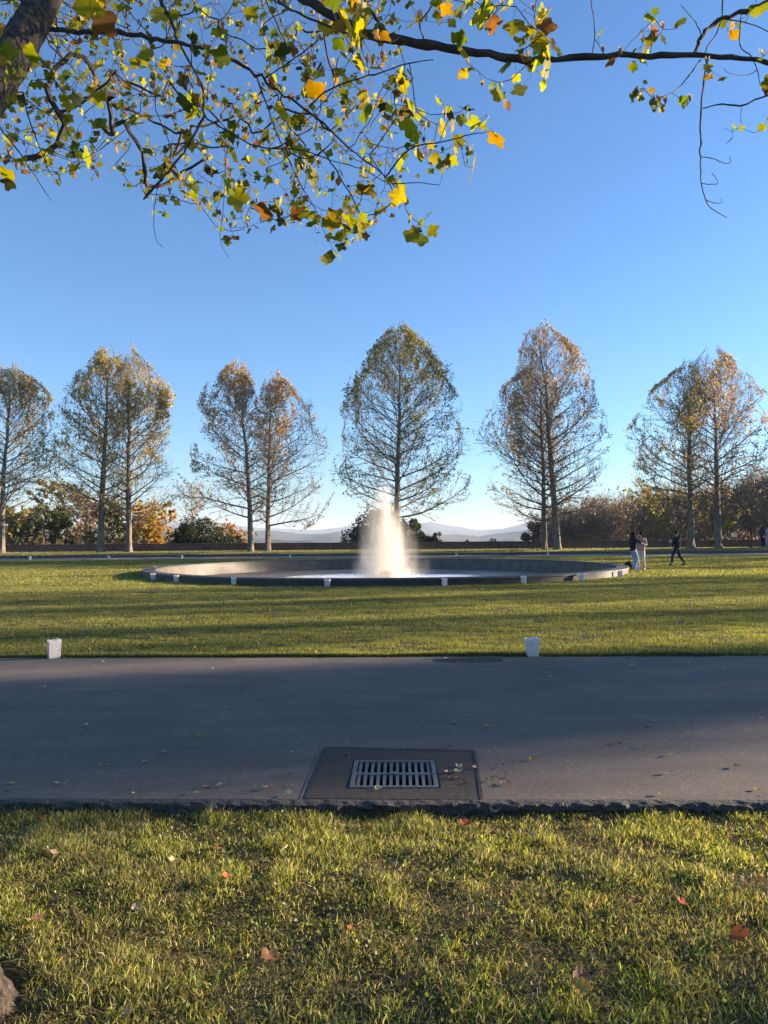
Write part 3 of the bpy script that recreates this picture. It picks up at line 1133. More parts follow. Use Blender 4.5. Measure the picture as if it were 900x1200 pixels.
def grow(H, W, seed, wl=1, wr=1, t0=0.2, nl=34, r0=0.3, leafN=7000, lsize=0.16, pal=None, pw=None,
         topbias=1.0, lean=(0, 0), up=1.0, dens2=3.0, dens3=3.6, twr=0.011, a0=62, a1=30, profile=prof, trunkcol=None, wig=0.25, env=None):
    """returns (wood MB, leaves MB or None); base at origin"""
    rs = np.random.default_rng(seed)
    wood = MB()
    nT = 16
    t = np.linspace(0, 1, nT)
    tx = lean[0] * t ** 1.2 + wig * np.cumsum(rs.normal(size=nT)) * 0.25 * t
    ty = lean[1] * t + wig * np.cumsum(rs.normal(size=nT)) * 0.25 * t
    tr = r0 * (1 - t) ** 0.85 + 0.02
    T = np.stack([tx, ty, t * H - 0.15 * (t == 0)], 1)
    # flare
    T2 = np.vstack([[T[0]], [T[0] * .7 + T[1] * .3 * 0 + np.array([0, 0, 0.12])], [[tx[1] * .3, ty[1] * .3, 0.45]], T[1:]])
    R2 = np.concatenate([[r0 * 1.75, r0 * 1.38, r0 * 1.1], tr[1:]])
    wood.tube(T2, R2, 12, rough=0.12, seed=seed)
    A, B, ra, rb, lev = [], [], [], [], []
    tips, tipw = [], []

    def run(p, d, L, n, r, upw, wob):
        pts = [p]
        for k in range(n):
            d = d + np.array([0, 0, upw / n]) + rs.normal(size=3) * wob
            d = d / np.linalg.norm(d)
            p = p + d * L / n
            pts.append(p)
        for k in range(n):
            A.append(pts[k])
            B.append(pts[k + 1])
            ra.append(r * (1 - k / n) + twr * .55)
            rb.append(r * (1 - (k + 1) / n) + twr * .55)
        return pts

    for i in range(nl):
        s = (i + rs.random() * .9) / nl
        tt = t0 + (0.975 - t0) * s ** 0.92
        az = i * 2.399 + rs.normal() * .35
        ct = math.cos(az)
        w = W * profile(tt, t0) * (wr if ct > 0 else wl) ** abs(ct) * (0.75 + 0.4 * rs.random())
        an = R(a0 + (a1 - a0) * s + rs.normal() * 6)
        L = max(0.5, w / max(0.3, math.sin(an)))
        L = min(L, (H * 1.03 - tt * H) / max(0.25, math.cos(an)) * .95 + .5)
        p = np.array([np.interp(tt, t, tx), np.interp(tt, t, ty), tt * H])
        d = np.array([math.sin(an * 1.12) * ct, math.sin(an * 1.12) * math.sin(az), math.cos(an * 1.12)])
        rl = np.interp(tt, t, tr) * 0.34 * min(1, L / 3 + .3)
        pts = run(p, d, L, 7, rl, 0.35 * up, 0.07)
        n2 = int(L * dens2) + 3
        for j in range(n2):
            u = 0.12 + 0.88 * (j + rs.random()) / n2
            k = min(6, int(u * 7))
            f = u * 7 - k
            q = pts[k] * (1 - f) + pts[k + 1] * f
            dd = pts[k + 1] - pts[k]
            dd /= np.linalg.norm(dd)
            side = np.cross(dd, rs.normal(size=3))
            side /= np.linalg.norm(side)
            d2 = dd * 0.75 + side * 0.75
            L2 = L * (0.16 + 0.22 * rs.random()) * (1.15 - .5 * u) + 0.35
            p2 = run(q, d2, L2, 3, rl * 0.30 * (1 - .6 * u), 0.25 * up, 0.10)
            n3 = int(L2 * dens3) + 1
            for m_ in range(n3):
                u3 = 0.2 + .8 * rs.random()
                k3 = min(2, int(u3 * 3))
                q3 = p2[k3] + (p2[k3 + 1] - p2[k3]) * (u3 * 3 - k3)
                d3 = (p2[k3 + 1] - p2[k3])
                d3 = d3 / np.linalg.norm(d3) + rs.normal(size=3) * .6
                d3[2] += .15 * up
                d3 /= np.linalg.norm(d3)
                L3 = 0.3 + 0.55 * rs.random()
                A.append(q3)
                B.append(q3 + d3 * L3)
                ra.append(twr * .8)
                rb.append(twr * .35)
                tips.append(q3)
                tips.append(q3 + d3 * L3)
    A, B = np.array(A), np.array(B)
    zk = H / np.percentile(B[:, 2], 99.6)
    if zk < 1:
        A[:, 2] *= zk
        B[:, 2] *= zk
        tips = [q_ * np.array([1, 1, zk]) for q_ in tips]
        for vv_ in wood.v:
            vv_[:, 2] *= zk
    if env is not None:
        def fit(p):
            p = np.array(p, float)
            t_ = np.clip(p[:, 2] / H, 0, 1)
            cx_ = np.interp(t_, t, tx)
            cy_ = np.interp(t_, t, ty)
            dx_, dy_ = p[:, 0] - cx_, p[:, 1] - cy_
            r_ = np.hypot(dx_, dy_) + 1e-6
            c_ = dx_ / r_
            sd_ = np.where(c_ > 0, wr, wl) ** np.abs(c_)
            E = W * np.interp(t_, env[0], env[1]) * sd_
            E = E * (0.72 + .34 * vnoise(dx_ * .8 + seed, p[:, 2] * .8 + dy_ * .5, 1, seed) + .18 * vnoise(dx_ * 2.4, p[:, 2] * 2.2 + dy_, 1, seed + 3)) + .12
            k_ = r_ / E
            f_ = np.where(k_ < .62, 1.0, (.62 + .46 * np.tanh((k_ - .62) / .52)) / np.maximum(k_, 1e-6))
            f_ = np.minimum(1.0, f_) * .78 + .22 * np.minimum(1.0, 1.45 / np.maximum(k_, 1e-6))
            p[:, 0] = cx_ + dx_ * f_
            p[:, 1] = cy_ + dy_ * f_
            return p
        A, B = fit(A), fit(B)
        if tips:
            tips = list(fit(np.array(tips)))
    wood.segs(A, B, np.array(ra), np.array(rb), 4)
    lv = None
    if leafN:
        tips = np.array(tips)
        Sa, Sb = tips[0::2], tips[1::2]
        hh = Sb[:, 2] / H
        cl = vnoise(Sb[:, 0] + seed * 3.1, Sb[:, 2] + Sb[:, 1] * .7, 1.6, seed)
        wgt = (0.15 + np.clip(hh, 0, 1) ** (1.2 * topbias)) * np.clip(cl * 2.2 - .45, .05, 2)
        rad_ = np.hypot(Sb[:, 0] - lean[0] * hh, Sb[:, 1]) / W
        wgt *= 0.25 + np.clip(rad_, 0, 1.2)
        wgt /= wgt.sum()
        k = rs.choice(len(Sa), size=leafN, p=wgt)
        f = rs.random((leafN, 1))
        C = Sa[k] * (1 - f) + Sb[k] * f + rs.normal(size=(leafN, 3)) * 0.07
        lv = MB()
        col = palette(leafN, pal, pw)
        lv.leaves(C, lsize * (0.6 + 0.8 * rs.random(leafN)), col, asp=.8)
    return wood, lv


def tree(name, base, label, cat='tree', group=None, **kw):
    wm = kw.pop('wm', M_BARK)
    wood, lv = grow(**kw)
    o = empty(name, base, label, cat, group)
    wood.build('trunk', wm, o)
    if lv:
        lv.build('crown', M_LEAF, o)
    return o


GOLD = [(0.50, 0.38, 0.12), (0.40, 0.33, 0.11), (0.33, 0.24, 0.11), (0.24, 0.23, 0.075)]
TAN = [(0.42, 0.30, 0.16), (0.33, 0.24, 0.14), (0.45, 0.34, 0.17), (0.25, 0.19, 0.11)]
OLIVE = [(0.19, 0.185, 0.045), (0.28, 0.24, 0.06), (0.12, 0.125, 0.035), (0.36, 0.26, 0.07)]
ROWY = 60.6
row = [  # px, base py, top py, left px, right px, palette, weights, leaf count, r0, lean px, label
    (2, 645, 432, 62, 68, GOLD, [3, 3, 2, 2], 9000, .30, 4, 'tall thinning gold tree cut by the left edge of the photo'),
    (118, 645, 409, 58, 36, GOLD, [3, 3, 2, 1], 8500, .33, 6, 'golden topped tree with the thicker trunk of the far left pair'),
    (151, 644, 411, 30, 60, GOLD, [4, 3, 2, 1], 8500, .30, -6, 'golden topped tree with a low forked side stem, right of the far left pair'),
    (294, 645, 425, 70, 24, TAN, [3, 3, 3, 1], 6500, .28, -6, 'thin tan leaved tree, left one of the pair left of the fountain'),
    (314, 643, 438, 24, 66, TAN, [4, 2, 3, 1], 6500, .27, 0, 'thin rusty leaved tree, right one of the pair left of the fountain'),
    (465, 644, 386, 66, 78, OLIVE, [4, 3, 3, 1.5], 13500, .33, 0, 'tall dense olive green tree standing alone right behind the fountain jet'),
    (638, 643, 425, 74, 30, TAN, [3, 3, 2, 2], 5500, .29, -2, 'brown leaved tree with slimmer trunk just left of the tallest leaning tree'),
    (653, 644, 382, 50, 64, TAN, [2, 3, 2, 2], 6200, .36, -16, 'tallest tree with bare wispy top and leaning trunk, right of the fountain'),
    (810, 642, 428, 70, 26, GOLD, [2, 2, 3, 2], 5800, .33, -6, 'bare brownish tree with yellow lower leaves, left of the far right pair'),
    (842, 643, 408, 50, 62, TAN, [3, 3, 2, 2], 6800, .34, 0, 'brown leaved tree with several rising stems, right of the far right pair'),
]
SC = F / ROWY
for k, (px, by, ty_, lpx, rpx, pal, pw, ln_, r0, le, lab) in enumerate(row):
    yb = ROWY + (0.5 if k in (2, 4, 6) else (-0.3 if k in (3, 7) else 0))
    b_ = P(px, by, yb)
    top_ = P(px + le, ty_, yb)
    zb = float(gz(b_[0], yb))
    H = top_[2] - zb
    W = (lpx + rpx) / 2 / SC
    t0 = [.19, .18, .14, .16, .15, .15, .14, .17, .15, .17][k]
    tree('tulip_tree', (b_[0], yb, zb), lab, 'tree', 'tall trees in a row before the parapet wall', H=H, W=W, seed=100 + k, wl=lpx / SC / W, wr=rpx / SC / W,
         t0=t0, nl=52 if k != 5 else 60, r0=r0 * .78, leafN=int(ln_ * 1.55), lsize=0.125, dens2=3.4, pal=pal, pw=pw, topbias=2.0 if k in (0, 1, 2, 3, 4, 5) else 1.2,
         lean=(le / SC, 0), twr=0.0085, a0=70, a1=28,
         env=([.08, .15, .24, .35, .48, .63, .78, .89, .96, 1.0], [.42, .74, .98, 1.04, .99, .88, .68, .46, .26, .08]))

# ------------------------------------------------------------------ background vegetation
def round_prof(t, t0):
    return float(np.interp(t, [t0, .3, .5, .7, .85, .95, 1], [.75, 1, 1, .9, .7, .5, .3]))


def bgtree(name, px, ty_, wpx, Yd, label, pal, pw, leafN, lsize=.3, group=None, cat='tree', seed=1, t0=.12, wm=M_BARK, nl=26, r0=.16, base=None, **kw):
    sc = F / Yd
    top_ = P(px, ty_, Yd)
    zb = float(gz(top_[0], Yd)) - .1
    H = top_[2] - zb
    return tree(name, (top_[0], Yd, zb), label, cat, group, H=H, W=wpx / 2 / sc, seed=seed, t0=t0, nl=nl, r0=r0, leafN=leafN, lsize=lsize,
                pal=pal, pw=pw, topbias=.35, profile=round_prof, twr=0.014, a0=75, a1=22, dens2=2.2, dens3=2.6, wm=wm, **kw)


YEL = [(0.36, 0.27, 0.06), (0.26, 0.22, 0.055), (0.16, 0.16, 0.04)]
ORA = [(0.42, 0.22, 0.05), (0.33, 0.20, 0.06), (0.36, 0.28, 0.07)]
GRN = [(0.07, 0.085, 0.025), (0.10, 0.11, 0.03), (0.045, 0.06, 0.02)]
DRK = [(0.030, 0.042, 0.018), (0.045, 0.055, 0.022), (0.02, 0.03, 0.012)]
BRN = [(0.27, 0.19, 0.12), (0.21, 0.155, 0.11), (0.33, 0.23, 0.13)]
gL = 'autumn trees beyond the parapet wall'
bgtree('autumn_tree', -18, 585, 70, 76, 'golden leaved tree beyond the wall cut by the left edge', YEL, [3, 2, 2], 5000, seed=201, group=gL)
bgtree('autumn_tree', 22, 598, 58, 80, 'bright yellow small tree beyond the wall at the far left', YEL, [4, 2, 1], 4500, seed=202, group=gL)
bgtree('autumn_tree', 52, 594, 56, 72, 'dark green bushy tree beyond the wall right of the small yellow tree', GRN, [3, 2, 2], 5200, seed=203, group=gL, nl=32)
bgtree('autumn_tree', 76, 562, 72, 86, 'loose olive leaved tree beyond the wall just left of the far left pair', [(0.19, .17, .05), (.14, .13, .045), (.24, .18, .06)], [3, 3, 2], 4600, seed=204, group=gL)
bgtree('autumn_tree', 98, 578, 66, 78, 'greyish brown half bare tree beyond the wall left of the thick trunk', BRN, [2, 2, 1], 2300, seed=205, group=gL)
bgtree('autumn_tree', 134, 584, 60, 80, 'olive green tree beyond the wall between the two trunks of the far left pair', GRN + [YEL[0]], [2, 3, 1, 2], 5000, seed=206, group=gL)
bgtree('autumn_tree', 168, 588, 52, 74, 'yellow and orange tree beyond the wall beside the dark round bush', ORA + [YEL[0]], [3, 3, 3, 3], 5600, lsize=.27, seed=207, group=gL, nl=34)
bgtree('autumn_tree', 186, 600, 30, 79, 'small orange tree beyond the wall touching the dark round bush', ORA, [3, 2, 1], 2800, lsize=.27, seed=208, group=gL)
bgtree('bare_tree', 228, 563, 66, 96, 'pale leafless tree rising behind the dark round evergreen bush', TAN, [1, 1, 1, 1], 450, seed=209, wm=M_PALETWIG, nl=30, t0=.3, r0=.13)
bgtree('orange_shrub', 266, 612, 36, 82, 'orange shrub peeking out right of the dark round bush', ORA, [2, 3, 1], 2400, lsize=.26, seed=210, cat='shrub')


def bush(name, px, ty_, lpx, rpx, Yd, label, pal, n, lsize, cat='shrub', lobes=9, seed=1, group=None, flat=1.0):
    """shrub: many short stems and foliage clumps over an uneven dome"""
    rs = np.random.default_rng(seed)
    sc = F / Yd
    c0 = P((lpx + rpx) / 2, ty_, Yd)
    zb = float(gz(c0[0], Yd)) - .1
    H = c0[2] - zb
    W = (rpx - lpx) / 2 / sc
    o = empty(name, (c0[0], Yd, zb), label, cat, group)
    wd, lf = MB(), MB()
    cs, rad = [], []
    for i in range(lobes * 4):
        a_ = rs.uniform(0, 2 * np.pi)
        r_ = math.sqrt(rs.random())
        hmax = H * (1 - (r_ * .98) ** 2.4 * .8 * flat)
        z_ = hmax * (0.2 + .72 * rs.random() ** .6)
        cs.append([W * r_ * math.cos(a_) * .86, W * .7 * r_ * math.sin(a_), z_])
        rad.append(W * (0.13 + .11 * rs.random()))
    cs, rad = np.array(cs), np.array(rad)
    A = np.zeros_like(cs)
    A[:, :2] = cs[:, :2] * .15
    wd.segs(A, cs, 0.06, 0.02, 5)
    k = rs.choice(len(cs), size=n)
    d = rs.normal(size=(n, 3))
    d /= np.linalg.norm(d, axis=1)[:, None]
    C = cs[k] + d * (rad[k] * (0.5 + .55 * rs.random(n) ** .6))[:, None]
    C[:, 2] = np.maximum(C[:, 2], 0.02)
    lf.leaves(C, lsize * (.6 + .8 * rs.random(n)), palette(n, pal, [1] * len(pal)), asp=.7)
    A2 = cs[k][:n // 14]
    wd.segs(A2, C[:n // 14] + d[:n // 14] * lsize * .8, 0.015, 0.006, 3)
    wd.build('stems', M_TWIG, o)
    lf.build('foliage', M_LEAF, o)
    return o


bush('evergreen_bush', 236, 606, 184, 287, 68, 'large dark green round evergreen bush behind the wall', DRK, 16000, .20, seed=301, lobes=20)
bush('evergreen_tree', 455, 590, 385, 520, 84, 'wide black green evergreen tree behind the fountain mist', DRK, 30000, .25, cat='tree', seed=302, lobes=26, flat=.9)
bush('evergreen_tree', 488, 596, 455, 522, 76, 'smaller dark evergreen behind the wall right of the fountain jet', DRK + [GRN[1]], 12000, .24, cat='tree', seed=303, lobes=9)
bush('yellow_conifer', 514, 617, 503, 526, 72, 'small upright yellow green conifer right of the fountain mist', [(0.22, .17, .05), (.12, .11, .04), (.3, .2, .05)], 2200, .16, seed=304, lobes=6, flat=.6)
bush('low_shrub', 352, 629, 333, 372, 70, 'low dark shrub behind the wall right of the second tree pair', DRK, 2400, .18, seed=305, lobes=6)
bush('low_shrub', 545, 629, 532, 560, 74, 'tiny dark shrub behind the wall in the open gap', DRK + BRN, 1300, .2, seed=306, lobes=5)
bush('low_shrub', 580, 624, 562, 604, 76, 'dark scrubby shrub behind the wall left of the rusty shrubs', DRK + BRN, 2400, .2, seed=307, lobes=7)
bush('rusty_shrub', 622, 604, 598, 650, 76, 'rusty brown shrub behind the wall left of the slimmer trunk', [(0.30, .18, .09), (.24, .14, .07), (.36, .24, .12)], 5200, .24, seed=308, lobes=9)
bush('rusty_shrub', 668, 612, 640, 694, 80, 'rusty brown shrub behind the wall right of the leaning trunk', [(0.26, .16, .08), (.2, .12, .065)], 4600, .24, seed=309, lobes=9)
bush('orange_shrub', 690, 621, 668, 714, 69, 'domed orange shrub on the wall line right of the leaning trunk', [(0.40, .24, .08), (.34, .2, .07), (.26, .16, .06)], 4200, .2, seed=310, lobes=8)
bush('red_shrub', 880, 625, 862, 905, 70, 'low reddish shrub behind the wall near the right edge', [(0.22, .08, .05), (.28, .14, .07)], 2400, .2, seed=311, lobes=6)
for i, (a_, b_, c_) in enumerate(((8, 26, 'green'), (42, 60, 'pinkish tan'), (64, 84, 'tan'))):
    bush('low_shrub', (a_ + b_) / 2, 626, a_, b_, 66.5, ['low dark shrub against the wall at the left edge', 'low pinkish tan shrub against the wall under the dark green tree', 'low tan shrub against the wall left of the thick trunk'][i],
         [GRN, [(.3, .2, .13), (.24, .17, .1)], [(.28, .2, .11), (.2, .15, .08)]][i], 1300, .18, seed=320 + i, lobes=5)

# wood on the right
gW = 'bare trees of the wood beyond the wall'
protos = []
for i in range(6):
    wood, lv = grow(H=11, W=2.6 + .35 * i, seed=400 + i, t0=.14, nl=24, r0=.14, leafN=350 + 350 * (i % 3), lsize=.22, pal=BRN if i % 3 else TAN, pw=[1] * (3 if i % 3 else 4), topbias=.6,
                    twr=.016, a0=45, a1=18, dens2=1.9, dens3=2.2, wig=.6, profile=round_prof)
    protos.append((wood.mesh('trunk', M_PALETWIG if i % 2 else M_BARK), lv.mesh('crown', M_LEAF)))
wn = 0
wlab = ['brown leafless tree at the sparse left edge of the wood', 'bare brown tree standing deep within the wood behind the right side of the lawn',
        'bare brown tree near the right edge of the photo beyond the wall']
for k in range(64):
    px = 640 + 320 * (k + random.random() * .9) / 64
    Yd = 74 + 50 * random.random()
    if px > 872:
        Yd = 70 + 20 * random.random()
    want = np.interp(px, [640, 690, 740, 800, 850, 900, 960], [602, 584, 578, 580, 570, 548, 540]) + random.uniform(-8, 14)
    q_ = P(px, want, Yd)
    zb = float(gz(q_[0], Yd)) - .1
    hs = (q_[2] - zb) / 11
    o = empty('wood_tree', (q_[0], Yd, zb), wlab[0] if px < 690 else (wlab[2] if px > 870 else wlab[1]), 'tree', gW + (' at its left edge' if px < 690 else (' at the right edge' if px > 870 else ' behind the right side')))
    o.rotation_euler = (0, 0, random.uniform(0, 6.28))
    o.scale = (hs * .9, hs * .9, hs)
    a_, b_ = protos[k % 6]
    for nm, me in (('trunk', a_), ('crown', b_)):
        c_ = bpy.data.objects.new(nm, me)
        COL.objects.link(c_)
        c_.parent = o
bgtree('autumn_tree', 790, 566, 130, 72, 'spreading yellow leaved tree just behind the far right pair', YEL, [3, 3, 1], 2600, lsize=.24, seed=330, group=gL, nl=24)

# undergrowth
ug = MB()
n = 26000
px = np.where(rng.random(n) < .72, rng.uniform(630, 1010, n), rng.uniform(-90, 185, n))
Yd = rng.uniform(66, 92, n)
xw = (px - 450) / F * Yd
zb = gz(xw, Yd)
hgt = 0.9 + 2.2 * vnoise(xw, Yd, 4, 71) + 0.9 * (Yd - 66) / 8
top = rng.random(n) ** .7 * hgt
C = np.stack([xw, Yd, zb + top], 1)
ug.leaves(C, .12 + .25 * rng.random(n), palette(n, BRN + [(0.09, .075, .045)], [2, 3, 1, 3]), asp=.5)
m_ = 15000
A = np.stack([xw[:m_], Yd[:m_], zb[:m_]], 1)
B = A + np.stack([rng.normal(size=m_) * .5, rng.normal(size=m_) * .5, hgt[:m_] * (0.5 + .7 * rng.random(m_))], 1)
ug.segs(A, B, .018, .008, 3, col=palette(m_, [(0.13, .10, .075), (.2, .16, .12)], [2, 1]).repeat(6, 0))
tag(ug.build('undergrowth', M_LEAF), kind='stuff')

# hills
def ridge(D, fn, seed, bumpz, depth=.35):
    m = MB()
    nc, nrw = 520, 48
    th = np.linspace(R(-42), R(42), nc)
    px = 450 + F * np.tan(th)
    topz = EYE + fn(px) * D / F
    V = []
    for r_ in range(nrw):
        u = r_ / (nrw - 1)
        dd = D * (1 - depth + 2 * depth * u)
        k = math.sin(math.pi * u) ** 1.1
        x_, y_ = dd * np.tan(th), np.full(nc, dd)
        nz_ = vnoise(x_, y_, D * .012, seed) * bumpz * .4 + vnoise(x_, y_, D * .05, seed + 1) * bumpz * 1.2
        z_ = -85 + (topz - bumpz * 1.5 + 85) * k + nz_ * (k > .05)
        V.append(np.stack([x_, y_, z_], 1))
    m.add(np.concatenate(V))
    i = np.arange(nc - 1)
    for r_ in range(nrw - 1):
        m.q.append(np.stack([r_ * nc + i, r_ * nc + i + 1, (r_ + 1) * nc + i + 1, (r_ + 1) * nc + i], 1))
        m.qm.append(np.zeros(nc - 1))
    tag(m.build('hills', M_HILL), kind='structure')


ridge(1100, lambda p: np.interp(p, [-400, 200, 330, 450, 560, 700, 1300], [4, 3, -2, -3, -6, -2, 5]) + 1.5 * np.sin(p / 37), 1, 7)
ridge(2300, lambda p: np.interp(p, [-400, 60, 200, 245, 300, 350, 400, 520, 560, 620, 700, 900, 1300], [15, 17, 14, 14, 7, 6, 9, 4, 2, 6, 17, 19, 15]) + 1.2 * np.sin(p / 23), 5, 12)
ridge(5200, lambda p: np.interp(p, [-400, 100, 230, 300, 380, 480, 505, 530, 560, 590, 640, 720, 1300], [18, 18, 22, 13, 10, 13, 18, 13, 9, 10, 20, 26, 20]) + 1.0 * np.sin(p / 31), 9, 20)

# ------------------------------------------------------------------ near tulip tree
TB = np.array([-1.76, 2.75, -0.12])
nt_ = empty('tulip_tree', tuple(TB), 'near tree with furrowed trunk and leafy branches overhanging the top of the photo', 'tree')
off = TB


def PL(pts):
    return np.array([P(*p) for p in pts]) - off


def smooth_poly(pts, n=6):
    pts = np.asarray(pts, float)
    out = []
    for i in range(len(pts) - 1):
        p0 = pts[max(i - 1, 0)]
        p1, p2 = pts[i], pts[i + 1]
        p3 = pts[min(i + 2, len(pts) - 1)]
        for k in range(n):
            t = k / n
            out.append(.5 * ((2 * p1) + (-p0 + p2) * t + (2 * p0 - 5 * p1 + 4 * p2 - p3) * t * t + (-p0 + 3 * p1 - 3 * p2 + p3) * t ** 3))
    out.append(pts[-1])
    return np.array(out)


tk = MB()
# main trunk with root flare and ridged bark
nz_, ns_ = 90, 72
zs_ = np.concatenate([np.linspace(-0.1, 0.5, 30), np.linspace(0.52, 7.5, 60)])
V = []
for i, z in enumerate(zs_):
    cxx = -0.02 - 0.06 * z
    cyy = 0.03 * z
    r_ = 0.285 + 0.16 * math.exp(-max(z, 0) / .16) - 0.016 * z
    th = np.arange(ns_) * 2 * np.pi / ns_
    lob = 1 + 0.20 * math.exp(-max(z, 0) / .15) * np.sin(5 * th + 1.2) * .6
    fur = 0.040 * (np.abs(((th * 14 / np.pi + 0.7 * np.sin(z * 5 + th * 3) + vnoise(th * 3, th * 0 + z * 3, .5, 5) * 1.2) % 1) - .5) * 2 - .5) + 0.012 * (vnoise(th * 10, th * 0 + z * 20, 1, 7) - .5)
    rr = r_ * lob + fur
    V.append(np.stack([cxx + rr * np.cos(th), cyy + rr * np.sin(th), np.full(ns_, z)], 1))
tk.add(np.concatenate(V))
j = np.arange(ns_)
k = (j + 1) % ns_
for i in range(len(zs_) - 1):
    tk.q.append(np.stack([i * ns_ + j, i * ns_ + k, (i + 1) * ns_ + k, (i + 1) * ns_ + j], 1))
    tk.qm.append(np.zeros(ns_))


def rbark(mb, pts, rad, sides, seed, amp=.12):
    mb.tube(pts, rad, sides, rough=amp, seed=seed)


limbA_ctrl = np.vstack([[[-0.10, 0.1, 2.3]], [[-0.22, .55, 2.9]], PL([(-45, 165, 4.0), (0, 87, 4.5), (30, 40, 4.8), (51, 0, 5.1), (80, -60, 5.6), (110, -150, 6.4), (130, -260, 7.5)])])
limbA = smooth_poly(limbA_ctrl, 8)
ra_ = np.interp(np.linspace(0, 1, len(limbA)), [0, .25, .45, .7, 1], [.18, .125, .108, .10, .06])
rbark(tk, limbA, ra_, 26, 3, .09)
tk.build('trunk', M_NBARK, nt_, True)

# hand-laid main branches: (px, py, depth), start radius, end radius
SK = [
    ([(80, -60, 5.6), (180, -110, 5.3), (290, -70, 4.9), (345, -12, 4.7), (395, 20, 4.6), (440, 41, 4.5), (500, 52, 4.45), (560, 62, 4.4), (620, 71, 4.35), (700, 66, 4.3), (760, 64, 4.3), (830, 66, 4.3), (900, 72, 4.3), (985, 80, 4.3)], .050, .013),
    ([(60, 34, 4.85), (100, 37, 4.7), (150, 40, 4.6), (190, 46, 4.5), (230, 54, 4.4), (262, 66, 4.35), (300, 88, 4.3), (332, 111, 4.2), (370, 138, 4.1), (410, 172, 4.0), (452, 207, 3.9)], .021, .004),
    ([(290, -70, 4.9), (310, -22, 4.6), (330, 4, 4.4), (352, 16, 4.2), (400, 36, 4.1), (445, 48, 4.0), (468, 45, 4.0)], .014, .005),
    ([(170, -70, 5.3), (184, -20, 5.2), (190, 5, 5.1), (200, 22, 5.05), (206, 44, 5.0)], .026, .012),
    ([(206, 44, 5.0), (236, 100, 5.0), (240, 135, 5.0), (262, 150, 4.9), (300, 172, 4.8), (345, 175, 4.7), (390, 188, 4.6), (430, 200, 4.6)], .010, .003),
    ([(240, 135, 5.0), (222, 168, 4.95), (205, 192, 4.9), (186, 214, 4.9), (168, 234, 4.9)], .011, .008),
    ([(300, 88, 4.3), (315, 130, 4.3), (330, 170, 4.2), (352, 215, 4.2), (372, 250, 4.2)], .008, .003),
    ([(310, 92, 4.3), (340, 72, 4.2), (372, 48, 4.1), (392, 36, 4.1)], .005, .003),
    ([(362, 125, 4.1), (385, 105, 4.0), (420, 92, 3.9), (450, 84, 3.9), (480, 74, 3.9), (508, 70, 3.9)], .006, .003),
    ([(452, 207, 3.9), (480, 175, 3.6), (520, 166, 3.5), (550, 158, 3.4), (568, 155, 3.4)], .005, .002),
    ([(430, 200, 4.6), (455, 214, 4.0), (490, 214, 3.9), (515, 217, 3.9)], .004, .002),
    ([(813, 66, 4.3), (822, 44, 4.3), (838, 27, 4.3), (868, 15, 4.3), (905, 0, 4.3), (960, -25, 4.3)], .014, .020),
    ([(828, 68, 4.3), (826, 90, 4.3), (822, 125, 4.2), (821, 160, 4.2), (821, 200, 4.2), (824, 225, 4.2), (832, 243, 4.2), (852, 255, 4.2)], .0085, .0025),
    ([(822, 184, 4.2), (836, 186, 4.2), (848, 191, 4.2), (856, 190, 4.2), (855, 184, 4.2)], .003, .002),
    ([(822, 215, 4.2), (841, 215, 4.2), (834, 202, 4.2)], .003, .002),
    ([(827, 234, 4.2), (838, 238, 4.2), (846, 237, 4.2), (845, 232, 4.2)], .003, .0015),
    ([(824, 127, 4.2), (846, 122, 4.2), (870, 124, 4.2), (885, 117, 4.2), (912, 108, 4.2)], .004, .007),
    ([(870, 122, 4.2), (868, 140, 4.2), (872, 152, 4.2)], .003, .0015),
    ([(821, 70, 4.3), (808, 88, 4.2), (796, 102, 4.2), (780, 112, 4.1), (766, 116, 4.1)], .006, .003),
    ([(869, 14, 4.3), (867, 52, 4.3), (880, 66, 4.3), (888, 84, 4.3), (890, 98, 4.3)], .005, .003),
    ([(848, 22, 4.3), (880, 28, 4.3), (912, 44, 4.3)], .004, .003),
    ([(846, 20, 4.3), (847, 0, 4.3), (850, -20, 4.3)], .006, .006),
    ([(822, 42, 4.3), (815, 26, 4.3), (805, 14, 4.2), (798, 6, 4.2)], .004, .002),
    ([(888, 82, 4.3), (875, 88, 4.3), (855, 86, 4.2), (848, 80, 4.2)], .003, .002),
    ([(845, 24, 4.3), (838, 42, 4.25), (828, 56, 4.2), (827, 68, 4.2)], .005, .005),
    ([(694, 64, 4.3), (697, 40, 4.2), (694, 10, 4.2), (690, -15, 4.2)], .004, .003),
    ([(460, 47, 4.5), (440, 20, 4.4), (425, -5, 4.4), (415, -40, 4.6)], .010, .016),
    ([(500, 52, 4.45), (492, 30, 4.4), (505, 8, 4.3), (520, -15, 4.3)], .007, .005),
    ([(0, 150, 5.4), (20, 175, 5.4), (40, 205, 5.4), (60, 235, 5.4)], .008, .003),
    ([(27, 108, 4.6), (34, 140, 4.6), (46, 172, 4.6), (60, 205, 4.6)], .006, .003),
    ([(452, 207, 3.9), (470, 228, 3.85), (478, 250, 3.8), (492, 263, 3.8)], .004, .002),
    ([(186, 214, 4.9), (180, 250, 4.8), (183, 280, 4.8), (191, 290, 4.8)], .003, .002),
    ([(262, 150, 4.9), (264, 200, 4.7), (261, 250, 4.7), (258, 280, 4.6), (268, 302, 4.6)], .003, .0015),
]
br = MB()
nodes, nrad = [], []
